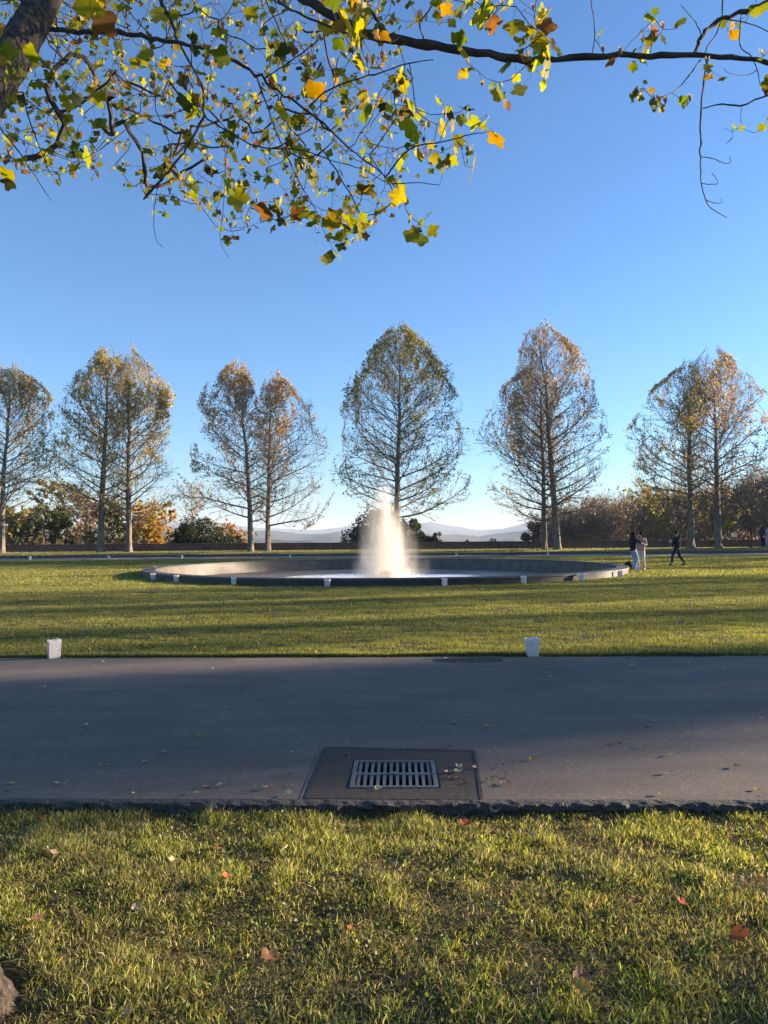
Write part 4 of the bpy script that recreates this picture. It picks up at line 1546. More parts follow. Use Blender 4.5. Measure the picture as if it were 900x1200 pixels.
for si, (pts, r0, r1) in enumerate(SK):
    pl = smooth_poly(PL(pts), 5)
    # small knots and kinks
    js = np.random.default_rng(500 + si)
    amp = min(0.005, r0 * .25)
    pl[1:-1] += js.normal(size=(len(pl) - 2, 3)) * amp
    rr = np.linspace(r0, r1, len(pl)) * .78 * (1 + .10 * js.normal(size=len(pl)))
    br.tube(pl, rr, 10 if r0 > .02 else 6, rough=.12, seed=si)
    for q_ in pl:
        nodes.append(q_)
# attractors: leafy twig ends through the real volume of the crown
def low_edge(px):
    return np.interp(px, [-60, 0, 40, 90, 130, 170, 200, 235, 262, 300, 330, 365, 400, 440, 470, 505, 530, 560, 600, 640, 700, 760, 810, 870, 960],
                     [180, 190, 225, 205, 215, 240, 265, 262, 290, 262, 262, 278, 288, 272, 262, 258, 190, 150, 95, 98, 70, 80, 60, 95, 120])


ars = np.random.default_rng(77)
att, asz = [], []


def add_att(n, x0, x1, dmin, dmax, size, keepf, ybias=1.0):
    c = 0
    tries = 0
    while c < n and tries < 20000:
        tries += 1
        px = ars.uniform(x0, x1)
        le = float(low_edge(px))
        py = le - (le + 45) * ars.random() ** ybias
        if ars.random() > keepf(px, py):
            continue
        d = ars.uniform(dmin, dmax)
        att.append(P(px, py, d) - off)
        asz.append(size * ars.uniform(.65, 1.25))
        c += 1


left = lambda px, py: 1.0 if px < 480 else .35
add_att(90, -30, 540, 3.8, 5.2, .080, lambda a, b: (1.0 if b < 245 else .7))
add_att(370, -40, 500, 4.8, 7.6, .056, left)
add_att(540, -40, 470, 7.2, 11.5, .058, lambda a, b: np.interp(b, [0, 60, 200, 300], [1.0, .9, .75, .5]))
add_att(14, 540, 640, 3.8, 4.6, .10, lambda a, b: 1)
add_att(14, 560, 930, 3.8, 4.8, .085, lambda a, b: 1, .6)
for (a_, b_, d_, s_) in [(575, 150, 3.4, .15), (545, 170, 3.5, .15), (545, 195, 3.5, .14), (550, 122, 3.6, .09), (529, 133, 3.6, .08), (605, 8, 3.8, .14), (767, 22, 3.9, .13), (437, 117, 3.7, .15), (477, 124, 3.7, .14),
                          (398, 12, 3.6, .16), (420, 30, 3.7, .15), (714, 70, 4.1, .09), (753, 103, 4.1, .09), (765, 125, 4.1, .10), (742, 112, 4.1, .08), (832, 82, 4.2, .09), (887, 5, 4.2, .13), (809, 119, 4.1, .07),
                          (335, 255, 4.2, .12), (390, 291, 4.2, .12), (305, 236, 4.2, .13), (323, 236, 4.2, .12), (415, 250, 4.0, .13), (268, 218, 4.4, .13), (232, 120, 4.1, .15), (243, 118, 4.1, .14), (215, 92, 4.2, .14), (82, 75, 4.2, .13),
                          (105, 12, 4.1, .16), (10, 18, 4.3, .13), (325, 60, 4.1, .14), (360, 90, 4.1, .13), (265, 52, 4.2, .14), (535, 45, 4.2, .14), (550, 75, 4.1, .10), (586, 97, 4.1, .09), (622, 89, 4.1, .09), (652, 50, 4.1, .11), (626, 20, 4.0, .11),
                          (427, 220, 3.9, .12), (492, 262, 3.8, .09), (503, 253, 3.8, .1), (463, 205, 3.8, .11), (150, 128, 4.6, .11), (858, 155, 4.2, .05), (893, 152, 4.1, .08), (826, 260, 4.2, .0), (780, 122, 4.1, .07)]:
    if s_ > 0:
        att.append(P(a_, b_, d_) - off)
        asz.append(s_ * .78)
att, asz = np.array(att), np.array(asz)
big = asz > .085
nodes = [np.array(v) for v in nodes]
NP = np.array(nodes)
dist = np.array([np.min(np.linalg.norm(NP - a_, axis=1)) for a_ in att])
near_i = np.array([np.argmin(np.linalg.norm(NP - a_, axis=1)) for a_ in att])
par = [-1] * len(NP)
pos = list(NP)
todo = set(range(len(att)))
ends = []
while todo:
    i = min(todo, key=lambda q_: dist[q_])
    todo.remove(i)
    a_, src = att[i], near_i[i]
    s_ = pos[src]
    L = np.linalg.norm(a_ - s_)
    nseg = max(2, min(9, int(L / .10) + 1))
    side = ars.normal(size=3) * L * .045
    side[2] -= L * .08
    prev = src
    first = len(pos)
    for kk in range(1, nseg + 1):
        t = kk / nseg
        q_ = s_ + (a_ - s_) * t + side * math.sin(math.pi * t) + ars.normal(size=3) * .008 * (kk < nseg)
        pos.append(q_)
        par.append(prev)
        prev = len(pos) - 1
    ends.append((prev, i))
    new = np.array(pos[first:])
    for r_ in todo:
        dd = np.linalg.norm(new - att[r_], axis=1)
        m_ = dd.argmin()
        if dd[m_] < dist[r_]:
            dist[r_] = dd[m_]
            near_i[r_] = first + m_
cnt = np.zeros(len(pos))
for e, _ in ends:
    cnt[e] += 1
for i in range(len(pos) - 1, len(NP) - 1, -1):
    if par[i] >= 0:
        cnt[par[i]] += cnt[i]
ids = np.arange(len(NP), len(pos))
pr = np.array([par[i] for i in ids])
PA = np.array(pos)
rad = 0.0013 * np.maximum(cnt, 1) ** .42
rA = np.minimum(rad[pr], rad[ids] * 1.4)
br.segs(PA[pr], PA[ids], rA, rad[ids], 5)
# leaves
OUT = np.array([(0, 0), (.16, -.07), (.36, -.02), (.50, .12), (.47, .24), (.39, .33), (.42, .46), (.47, .62), (.36, .74), (.18, .72), (0, .62),
                (-.18, .72), (-.36, .74), (-.47, .62), (-.42, .46), (-.39, .33), (-.47, .24), (-.50, .12), (-.36, -.02), (-.16, -.07)])
lf = MB()
LC = [(0.23, 0.25, 0.026), (0.33, 0.29, 0.035), (0.105, 0.135, 0.02), (0.33, 0.19, 0.035), (0.19, 0.09, 0.035), (0.055, 0.065, 0.016)]
LW = [5.0, 4.4, 2.4, 1.1, .7, 1.5]


def add_leaf(c, s, col, hang=0.55):
    nrm = ars.normal(size=3)
    nrm[1] -= .35
    nrm[2] *= .8
    nrm /= np.linalg.norm(nrm)
    up = ars.normal(size=3) * .75 + np.array([0, 0, -1.0 * hang * 1.6])
    u = up - nrm * up.dot(nrm)
    u /= np.linalg.norm(u)
    w = np.cross(nrm, u)
    o2 = OUT + ars.normal(size=OUT.shape) * .018
    cup = ars.uniform(-.30, .35)
    curl = ars.uniform(-.35, .35)
    ctr = np.array([[0, .34], [0, .15], [0, .5]])
    pts2 = np.vstack([o2, ctr[:1]])
    zc = cup * np.abs(pts2[:, 0]) * 1.0 + curl * (pts2[:, 1] - .3) ** 2 + .015 * ars.normal(size=len(pts2))
    V = c + s * (pts2[:, 0:1] * w + pts2[:, 1:2] * u + zc[:, None] * nrm) * 1.25
    n_ = len(OUT)
    cc = np.tile(np.array(col), (n_ + 1, 1))
    # browning along the margin on some leaves
    if ars.random() < .2:
        e_ = ars.random(n_) < .45
        cc[:n_][e_] = np.array((0.30, .17, .05)) * ars.uniform(.6, 1.1)
    lf.add(V, t=[(n_, a, (a + 1) % n_) for a in range(n_)], c=cc)


pa, pb = [], []
nL = 0
for e, i in ends:
    nleaf = 1 if big[i] and ars.random() < .5 else int(ars.integers(1, 4))
    p0 = PA[e]
    for _ in range(nleaf):
        d = ars.normal(size=3) * .7 + np.array([0, 0, -.5])
        d /= np.linalg.norm(d)
        pl_ = ars.uniform(.03, .08)
        c = p0 + d * pl_
        pa.append(p0)
        pb.append(c)
        k = ars.choice(len(LC), p=np.array(LW) / sum(LW))
        add_leaf(c, asz[i] * ars.uniform(.6, 1.1), np.array(LC[k]) * ars.uniform(.8, 1.2))
        nL += 1
# small leaves sprinkled along the finer twigs
fine = ids[(cnt[ids] < 14)]
for i in ars.choice(fine, size=1500):
    p0 = PA[i]
    dpt = p0[1] + off[1]
    d = ars.normal(size=3)
    d /= np.linalg.norm(d)
    c = p0 + d * ars.uniform(.02, .07)
    pa.append(p0)
    pb.append(c)
    k = ars.choice(len(LC), p=np.array([3, 3, 2, 1.6, 1.6, 1.6]) / 12.8)
    add_leaf(c, ars.uniform(.025, .06), np.array(LC[k]) * ars.uniform(.7, 1.15))
br.segs(pa, pb, .0011, .0009, 3)
br.build('branches', M_TWIG, nt_)
lf.build('crown', M_NLEAF, nt_, True)
# pale seed heads (cone-like) on the twig ends
sd = MB()
for i in ars.choice(ids[cnt[ids] < 4], size=420):
    p0 = PA[i]
    ccol = np.array((0.36, .29, .20)) * ars.uniform(.5, 1.25)
    for k in range(6):
        a_ = k * math.pi / 3 + ars.random()
        d = np.array([.4 * math.cos(a_), .4 * math.sin(a_), 1])
        d /= np.linalg.norm(d)
        w = np.array([-math.sin(a_), math.cos(a_), 0]) * .006
        t_ = p0 + d * .045
        sd.add([p0 - w * .5, p0 + w * .5, p0 + d * .028 + w, t_, p0 + d * .028 - w], q=[(0, 1, 2, 4)], t=[(4, 2, 3)], c=ccol)
sd.build('seed_heads', M_LEAF, nt_)
print('near leaves', nL)

# ------------------------------------------------------------------ fallen leaves
def fallen_mesh(seed, col, curl=.5):
    r_ = np.random.default_rng(seed)
    o2 = OUT - np.array([0, .33]) + r_.normal(size=OUT.shape) * .03
    pts = np.vstack([o2, [[0, 0]], o2 * .55])
    n_ = len(OUT)
    z = curl * (np.abs(pts[:, 0]) ** 1.5) + curl * .6 * np.clip(pts[:, 1], 0, 1) ** 1.5 + r_.normal(size=len(pts)) * .03 + .05
    m = MB()
    q = [(a, (a + 1) % n_, n_ + 1 + (a + 1) % n_, n_ + 1 + a) for a in range(n_)]
    t = [(n_, n_ + 1 + a, n_ + 1 + (a + 1) % n_) for a in range(n_)]
    c = np.tile(np.array(col), (len(pts), 1)) * (1 + .12 * r_.normal(size=(len(pts), 1)))
    m.add(np.stack([pts[:, 0], pts[:, 1], z], 1), q, t, c=np.clip(c, .01, .9))
    m.tube([(0, -.33, .05), (.03, -.5, .08), (.0, -.68, .04)], [.015, .012, .01], 4, col=np.array(col) * .7)
    return m.mesh('fallen_leaf', M_LITTER, True)


FL = {'orange': [fallen_mesh(1, (0.38, .11, .035), .5), fallen_mesh(2, (.36, .13, .04), .9)],
      'gold': [fallen_mesh(3, (0.50, .28, .05), .4)],
      'tan': [fallen_mesh(4, (0.42, .30, .19), .3), fallen_mesh(5, (.36, .25, .15), .8)],
      'brown': [fallen_mesh(6, (0.20, .10, .05), .7), fallen_mesh(7, (.16, .085, .045), .4)],
      'pale': [fallen_mesh(8, (0.55, .50, .28), .6)]}


def fallen(kind, x, y, z, s, label, group, flat=False):
    o = bpy.data.objects.new('fallen_leaf', random.choice(FL[kind]))
    COL.objects.link(o)
    o.location = (x, y, z)
    o.rotation_euler = (random.uniform(-.5, .5) * (.3 if flat else 1), random.uniform(-.5, .5) * (.3 if flat else 1), random.uniform(0, 6.28))
    o.scale = (s, s, s)
    tag(o, label, 'leaf', group)


gg = 'fallen leaves in the foreground grass'
for (px, py, kd, s_, lab) in [
    (49, 963, 'orange', .075, 'small orange leaf in the grass near the left edge below the road'),
    (60, 1000, 'tan', .10, 'wide tan curled leaf in the grass at the left'),
    (255, 994, 'orange', .09, 'dark orange leaf in the grass below the left part of the kerb'),
    (250, 975, 'tan', .07, 'thin tan leaf in the grass close to the kerb left of the grate'),
    (265, 1027, 'orange', .07, 'small red orange leaf in the grass, lowest of the three left of centre'),
    (202, 1009, 'tan', .07, 'pale tan leaf in the grass between the wide tan leaf and the centre'),
    (334, 995, 'pale', .08, 'cream yellow leaf standing in the grass below the grate'),
    (430, 969, 'orange', .09, 'bright orange leaf in the grass just under the drain grate'),
    (442, 983, 'brown', .07, 'dark red leaf in the grass right below the bright orange leaf'),
    (546, 966, 'orange', .12, 'large red orange leaf in the grass below the kerb right of the grate'),
    (580, 950, 'tan', .10, 'brown tan leaf leaning on the kerb edge right of the grate'),
    (575, 978, 'brown', .09, 'brown leaf in the grass right of the large red orange leaf'),
    (625, 978, 'tan', .08, 'dull tan leaf in the grass under the right part of the kerb'),
    (866, 1098, 'orange', .13, 'rust red curled leaf in the grass near the right edge'),
    (800, 1058, 'orange', .08, 'small rust leaf in the grass above left of the curled red leaf'),
    (747, 1058, 'brown', .10, 'brown leaf deep in the grass right of centre'),
    (682, 1158, 'gold', .10, 'golden yellow leaf in the grass at the bottom right of centre'),
    (680, 1143, 'brown', .08, 'dark red leaf touching the golden yellow leaf at the bottom'),
    (476, 1148, 'brown', .08, 'dark brown leaf at the bottom centre of the grass'),
    (315, 1124, 'brown', .12, 'large brown leaf sunk in the grass left of the bottom centre'),
    (411, 1088, 'orange', .05, 'tiny red leaf in the grass at the centre'),
    (42, 1077, 'brown', .08, 'dark red brown leaf in the grass above the trunk base'),
    (160, 1063, 'tan', .07, 'tan leaf in the dry grass above right of the trunk base'),
    (150, 1189, 'tan', .07, 'pinkish tan leaf at the bottom edge near the trunk base'),
    (872, 1035, 'brown', .08, 'brown leaf in the grass at the right edge above the curled red one')]:
    d = CM @ Vector(((px - 450) / F, (600 - py) / F, -1.0))
    zt = -0.03
    for _ in range(3):
        s = (zt - EYE) / d.z
        zt = float(gz(d.x * s, min(d.y * s, 4.6))) + .035
    fallen(kd, d.x * s, d.y * s, zt, s_ * .66, lab, gg)
rng2 = random.Random(5)
spots = [(735, 758), (60, 834), (75, 918), (15, 918), (595, 918), (850, 785), (805, 778), (660, 790), (380, 792), (575, 883), (740, 780), (290, 816), (300, 920), (755, 876)]
nr_ = 0
for k in range(105):
    if k < len(spots):
        px, py = spots[k]
        py = max(py, 772)
    else:
        px = rng2.uniform(-10, 910)
        py = 772 + 160 * rng2.random() ** (1.0 if k % 2 else .5)
        if k % 5 == 0:
            px, py = rng2.uniform(500, 600), rng2.uniform(769.5, 778)
        if k % 9 == 1:
            px, py = rng2.uniform(360, 600), rng2.uniform(885, 932)
    q_ = onroad(px, py, .01)
    if abs(q_[0] - gcx) < gw / 2 + .02 and abs(q_[1] - gcy) < gd / 2 + .02:
        q_[0] += gw
    s_ = rng2.uniform(.02, .06)
    kd = rng2.choice(['tan', 'tan', 'brown', 'pale', 'gold'])
    if k % 5 == 0 and k >= len(spots):
        lab, gp = 'small dry leaf caught on the dark worn patch at the lawn edge', 'leaves on the dark worn patch'
    elif k % 9 == 1 and k >= len(spots):
        lab, gp = 'small dry leaf on the dark asphalt patch round the drain grate', 'leaves on the patch round the grate'
    elif py > 850:
        lab, gp = 'small dry leaf scattered on the near half of the asphalt road', 'leaves on the near half of the road'
    else:
        lab, gp = 'small dry leaf scattered on the far half of the asphalt road', 'leaves on the far half of the road'
    fallen(kd, q_[0], q_[1], roadz(q_[0], q_[1]) + .008, s_, lab, gp, True)
lt = MB()
n = 900
y = FAR + .05 + rng.random(n) ** 1.4 * 20
x = rng.uniform(-1, 1, n) * (.53 * y + 1)
k_ = np.hypot(x - PCX, y - PCY) > PR + .1
x, y = x[k_], y[k_]
lt.leaves(np.stack([x, y, gz(x, y) + .04], 1), .015 + .035 * rng.random(len(x)), palette(len(x), [(0.36, .28, .17), (.30, .17, .07), (.42, .35, .24), (.3, .12, .05)], [3, 2, 2, 1]), flat=.8, asp=.8)
tag(lt.build('leaf_litter', M_LITTER), kind='stuff')

# ------------------------------------------------------------------ people
def skin(name, V, E, rad, sub=2):
    me = bpy.data.meshes.new(name)
    me.from_pydata([tuple(v) for v in V], E, [])
    o = bpy.data.objects.new(name, me)
    COL.objects.link(o)
    md = o.modifiers.new('s', 'SKIN')
    sv = me.skin_vertices[0].data
    for i, r in enumerate(rad):
        r = (r, r) if not isinstance(r, tuple) else r
        sv[i].radius = r
    sv[0].use_root = True
    md.use_smooth_shade = True
    sb = o.modifiers.new('u', 'SUBSURF')
    sb.levels = sub
    sb.render_levels = sub
    dg = bpy.context.evaluated_depsgraph_get()
    m2 = bpy.data.meshes.new_from_object(o.evaluated_get(dg))
    bpy.data.objects.remove(o)
    vs = np.empty(len(m2.vertices) * 3)
    m2.vertices.foreach_get('co', vs)
    fs = [tuple(p.vertices) for p in m2.polygons]
    mb = MB()
    mb.add(vs.reshape(-1, 3), [f for f in fs if len(f) == 4], [f for f in fs if len(f) == 3])
    return mb


def ik(a, b, l1, l2, pole):
    a, b, pole = np.array(a, float), np.array(b, float), np.array(pole, float)
    d = b - a
    L = np.linalg.norm(d)
    if L > (l1 + l2) * .995:
        b = a + d / L * (l1 + l2) * .995
        d = b - a
        L = np.linalg.norm(d)
    u = d / L
    x_ = (l1 * l1 - l2 * l2 + L * L) / (2 * L)
    h_ = math.sqrt(max(0, l1 * l1 - x_ * x_))
    p = pole - u * pole.dot(u)
    p /= np.linalg.norm(p)
    return a + u * x_ + p * h_, b


def cloth(name, c, c2=None):
    return simple(name, c, c2, 9, .9, .4, .01, spec=.2)


M_SKIN = simple('skin', (0.50, 0.33, 0.25), (0.46, 0.29, 0.22), 6, .55, .05, .002)


def person(loc, heading, label, feet, hands, cols, long_hair=True, scale=1.0, puffy=1.0, hood=False, headturn=0.0, lean=0.0, head_down=0.0, group=None):
    """local frame: +Y is forward, X to the person's right; feet = ((x,y,z,toe lift),...) for right and left"""
    hipz = .93
    hip = np.array([0, 0, hipz])
    chest = np.array([0, lean * .5, 1.30])
    neck = np.array([0, lean * .8, 1.47])
    head = np.array([0, lean + .03, 1.62 - .01 * head_down])
    top = np.array([0, lean + .03, 1.70])
    mats = {k: cloth(k, v) for k, v in cols.items()}
    J = {}
    for sg, nm in ((1, 'r'), (-1, 'l')):
        f_ = feet[0 if sg > 0 else 1]
        h = hip + np.array([sg * .095, 0, -.03])
        an_ = np.array([f_[0], f_[1], f_[2] + .085])
        kn, an_ = ik(h, an_, .44, .43, (0, 1, 0))
        J[nm + 'hip'], J[nm + 'kn'], J[nm + 'an'] = h, kn, an_
        J[nm + 'toe'] = an_ + np.array([0, .16, -.06 + f_[3]])
        s_ = np.array([sg * .185, lean * .7, 1.40])
        hd = np.array(hands[0 if sg > 0 else 1])
        el, hd = ik(s_, hd, .29, .26, (sg * .5, -.4, -1))
        J[nm + 'sh'], J[nm + 'el'], J[nm + 'ha'] = s_, el, hd
    V = [hip, hip + [0, 0, .17], chest, neck, head, top]
    E = [(0, 1), (1, 2), (2, 3), (3, 4), (4, 5)]
    RD = [(.15, .11), (.125, .10), (.16, .11), .052, (.082, .095), .055]
    for nm in 'rl':
        b0 = len(V)
        V += [J[nm + 'hip'], J[nm + 'kn'], J[nm + 'an'], J[nm + 'toe']]
        E += [(0, b0), (b0, b0 + 1), (b0 + 1, b0 + 2), (b0 + 2, b0 + 3)]
        RD += [.088, .056, .040, .035]
        b0 = len(V)
        wr = J[nm + 'ha']
        V += [J[nm + 'sh'], J[nm + 'el'], wr]
        E += [(2, b0), (b0, b0 + 1), (b0 + 1, b0 + 2)]
        RD += [.055, .04, .028]
    body = skin('person', V, E, RD)
    for nm, sg in (('r', 1), ('l', -1)):
        wr, el = J[nm + 'ha'], J[nm + 'el']
        d = (wr - el) / np.linalg.norm(wr - el)
        sd_ = np.cross(d, [0, 0, 1.0])
        sd_ = sd_ / (np.linalg.norm(sd_) + 1e-6)
        nn = np.cross(sd_, d)
        pc_ = wr + d * .045
        body.tube([wr - d * .01, wr + d * .03, wr + d * .08], [.026, .034, .030], 8)
        for k in range(4):
            o0 = wr + d * .07 + sd_ * (k - 1.5) * .017
            ln_ = (.07, .08, .074, .058)[k]
            body.tube([o0, o0 + d * ln_ * .5 + nn * .006 * -1, o0 + d * ln_ * .85 - nn * .025], [.009, .008, .006], 6)
        o0 = wr + d * .02 - sd_ * .022 * sg
        body.tube([o0, o0 - sd_ * .03 * sg + d * .025, o0 - sd_ * .035 * sg + d * .055 - nn * .01], [.011, .010, .007], 6)
    hr = Matrix.Rotation(headturn, 3, 'Z')
    hv = lambda a, b, c: head + np.array(hr @ Vector((a, b, c)))
    body.ellipsoid(hv(0, .098, -.005), (.013, .02, .022), 8, 6)
    for s in (-1, 1):
        body.ellipsoid(hv(s * .083, .005, -.005), (.012, .02, .03), 8, 6)
        body.ellipsoid(hv(s * .032, .086, .018), (.014, .010, .009), 8, 6, m=1)
    body.ellipsoid(hv(0, .092, -.045), (.024, .008, .007), 8, 5, m=2)
    root = body.build('person', [M_SKIN, M_DARK, cloth('lips', (0.4, .18, .15))], None, True)
    root.location = loc
    root.rotation_euler = (0, 0, heading)
    root.scale = (scale,) * 3
    tag(root, label, 'person', group)
    # jacket
    pz = puffy
    Vj = [chest + [0, 0, -.02], hip + [0, 0, .20], hip + [0, 0, .02], hip + [0, 0, -.08], neck + [0, 0, -.03], neck + [0, 0, .02]]
    Ej = [(0, 1), (1, 2), (2, 3), (0, 4), (4, 5)]
    Rj = [(.185 * pz, .135 * pz), (.16 * pz, .13 * pz), (.175 * pz, .14 * pz), (.17 * pz, .13 * pz), (.10, .085), .07]
    for nm in 'rl':
        b0 = len(Vj)
        Vj += [J[nm + 'sh'], J[nm + 'el'], J[nm + 'ha'] + (J[nm + 'el'] - J[nm + 'ha']) * .06]
        Ej += [(0, b0), (b0, b0 + 1), (b0 + 1, b0 + 2)]
        Rj += [.075 * pz, .06 * pz, .045 * pz]
    skin('jacket', Vj, Ej, Rj).build('jacket', mats['jacket'], root, True)
    Vt = [hip + [0, 0, .0], hip + [0, 0, .10]]
    Et = [(0, 1)]
    Rt = [(.16, .12), (.145, .115)]
    for nm in 'rl':
        b0 = len(Vt)
        Vt += [J[nm + 'hip'], J[nm + 'kn'], J[nm + 'an'] + [0, 0, .02]]
        Et += [(0, b0), (b0, b0 + 1), (b0 + 1, b0 + 2)]
        Rt += [.105, .075, .062]
    skin('trousers', Vt, Et, Rt).build('trousers', mats['trousers'], root, True)
    for nm in 'rl':
        an_, to_ = J[nm + 'an'], J[nm + 'toe']
        d = to_ - an_
        skin('shoe', [an_ + [0, 0, .01], an_ + [0, -.03, -.045], an_ + d * .6 + [0, 0, -.015], to_ + [0, .02, 0]], [(0, 1), (0, 2), (2, 3)], [.05, .042, .048, .036]).build('shoe', mats['shoes'], root, True)
    hb = MB()
    hb.ellipsoid(hv(0, -.022, .035), (.098, .108, .100), 16, 10)
    if long_hair:
        hb.ellipsoid(hv(0, -.075, -.09), (.088, .055, .17), 14, 10)
        for s in (-1, 1):
            hb.ellipsoid(hv(s * .075, -.01, -.07), (.03, .05, .13), 10, 8)
    hb.build('hair', mats['hair'], root, True)
    if hood:
        h2 = MB()
        h2.tube([tuple(neck + [0, -.10, -.02]), tuple(neck + [0, -.13, .04]), tuple(neck + [0, -.10, .09])], [.09, .085, .05], 12)
        h2.build('hood', mats['jacket'], root, True)
    return root, J


def gp(px, py, Yd):
    a_ = P(px, py, Yd)
    return (a_[0], Yd, float(gz(a_[0], Yd)) + .005)


Yc = 34.0
phone = simple('phone', (0.03, .03, .035), None, 5, .3, 0)
pA, JA = person(gp(742.5, 671, 33.6), R(-70), 'person in black jacket and light blue jeans holding up a phone by the pool',
                ((.10, -.02, 0, 0), (-.11, .06, 0, 0)), ((.14, .44, 1.40), (-.10, .46, 1.42)),
                {'jacket': (0.025, .023, .025), 'trousers': (0.33, .40, .50), 'shoes': (.3, .3, .3), 'hair': (.025, .015, .01)}, scale=.99)
pB, JB = person(gp(752, 670, 34.0), R(150), 'person in dusty pink jacket and cream trousers with hands raised to the face',
                ((.13, .02, 0, 0), (-.12, -.04, 0, 0)), ((.09, .27, 1.55), (-.12, .30, 1.22)),
                {'jacket': (0.42, .30, .27), 'trousers': (0.62, .54, .46), 'shoes': (.6, .58, .55), 'hair': (.02, .013, .01)}, puffy=1.12, scale=.97)
pC, JC = person(gp(794, 664, 38.3), R(100), 'person in a black hooded coat walking left across the lawn with a cup',
                ((.09, .26, 0, 0), (-.09, -.36, .06, -.05)), ((.20, .20, 1.02), (-.16, .40, 1.20)),
                {'jacket': (0.018, .018, .022), 'trousers': (0.03, .035, .05), 'shoes': (.015, .015, .015), 'hair': (.03, .02, .015)}, long_hair=False, puffy=1.15, hood=True)
pD, JD = person(gp(893.5, 643, 60.6), R(-60), 'person in a dark navy coat standing under the trees at the right edge',
                ((.10, 0, 0, 0), (-.10, .04, 0, 0)), ((.20, .25, 1.05), (-.2, .2, 1.0)),
                {'jacket': (0.03, .045, .10), 'trousers': (0.015, .018, .03), 'shoes': (.02, .02, .02), 'hair': (.04, .025, .015)}, scale=1.0)
pE, JE = person(gp(900.5, 643, 61.3), R(100), 'person in a pale cream coat partly cut by the right edge',
                ((.10, 0, 0, 0), (-.10, .04, 0, 0)), ((.22, .2, 1.0), (-.2, .25, 1.1)),
                {'jacket': (0.55, .48, .38), 'trousers': (0.45, .45, .47), 'shoes': (.3, .3, .3), 'hair': (.03, .02, .01)}, scale=1.02)


def held(name, size, root, pt, label, cat, mat_, taper=1.0):
    m = MB()
    if cat == 'cup':
        th = np.arange(14) * 2 * np.pi / 14
        r0_, r1_ = size[0] / 2 * .75, size[0] / 2
        vs = np.vstack([np.stack([r0_ * np.cos(th), r0_ * np.sin(th), th * 0 - size[2] / 2], 1), np.stack([r1_ * np.cos(th), r1_ * np.sin(th), th * 0 + size[2] / 2], 1),
                        np.stack([r1_ * 1.08 * np.cos(th), r1_ * 1.08 * np.sin(th), th * 0 + size[2] / 2 + .004], 1), np.stack([r1_ * .95 * np.cos(th), r1_ * .95 * np.sin(th), th * 0 + size[2] / 2 + .016], 1),
                        [[0, 0, -size[2] / 2], [0, 0, size[2] / 2 + .016]]])
        j = np.arange(14)
        k = (j + 1) % 14
        q = np.concatenate([np.stack([a * 14 + j, a * 14 + k, (a + 1) * 14 + k, (a + 1) * 14 + j], 1) for a in range(3)])
        t = [(56, (a + 1) % 14, a) for a in range(14)] + [(57, 42 + a, 42 + (a + 1) % 14) for a in range(14)]
        m.add(vs, q, t)
    else:
        m.box((0, 0, 0), size)
        m.box((size[0] * .28, size[1] / 2 + .002, size[2] * .36), (.02, .004, .03))
    o = m.build(name, mat_)
    w = Matrix.LocRotScale(root.location, root.rotation_euler, root.scale) @ Vector(pt)
    o.location = w
    o.rotation_euler = root.rotation_euler
    tag(o, label, cat)


held('phone', (.15, .009, .075), pA, (0.02, .56, 1.44), 'dark phone held up by the person in the black jacket', 'phone', phone)
held('paper_cup', (.09, .09, .14), pC, (-.17, .47, 1.25), 'white paper cup held by the person walking across the lawn', 'cup', M_BAG)
# black shoulder bag on the grass behind the pool tip
bgm = MB()
bgm.ellipsoid((0, 0, .17), (.20, .13, .17), 18, 12)
bgm.ellipsoid((0.02, .02, .28), (.13, .10, .09), 14, 8)
bo = bgm.build('backpack', cloth('black_nylon', (0.02, .02, .022)), None, True)
q_ = gp(736.2, 669, 34.9)
bo.location = q_
tag(bo, 'small black backpack on the grass beside the standing couple at the pool tip', 'bag')
hm = MB()
a_ = np.linspace(0, math.pi, 10)
hm.tube(np.stack([.05 * np.cos(a_), a_ * 0, .35 + .06 * np.sin(a_)], 1), .008, 6)
hm.build('handle', cloth('webbing', (0.03, .03, .03)), bo, True)
st = MB()
for s in (-1, 1):
    st.tube([(s * .07, -.11, .30), (s * .08, -.17, .2), (s * .08, -.13, .06)], [.015, .017, .012], 6)
st.build('strap', cloth('webbing', (0.03, .03, .03)), bo, True)

# sign and bollard on the right
q_ = gp(862, 640, 62.2)
sg = empty('sign', (q_[0], 62.3, q_[2] - .0), 'small white sign board on thin legs in front of the wall near the right edge', 'sign')
s1 = MB()
s1.box((0, 0, .95), (.40, .025, .26))
s1.build('board', simple('white_board', (0.8, .8, .78), (.72, .72, .7), 5, .5, 0), sg)
s2 = MB()
for s in (-1, 1):
    s2.tube([(s * .14, .02, 0), (s * .14, .02, .85)], .012, 6)
    s2.build
s2.build('legs', M_DARK, sg)
q_ = gp(880.5, 643, 61)
pl = empty('lantern_post', (q_[0], 61, q_[2]), 'slim dark post with a small lantern head near the right edge people', 'post')
m = MB()
m.tube([(0, 0, 0), (0, 0, .05), (0, 0, .06), (0, 0, 1.0)], [.14, .14, .03, .028], 10)
m.build('pole', M_DARK, pl)
m = MB()
m.tube([(0, 0, 1.0), (0, 0, 1.05), (0, 0, 1.30), (0, 0, 1.42)], [.05, .10, .12, .03], 8)
m.build('lantern', simple('dark_red_paint', (0.12, .02, .02), None, 4, .5, 0), pl)

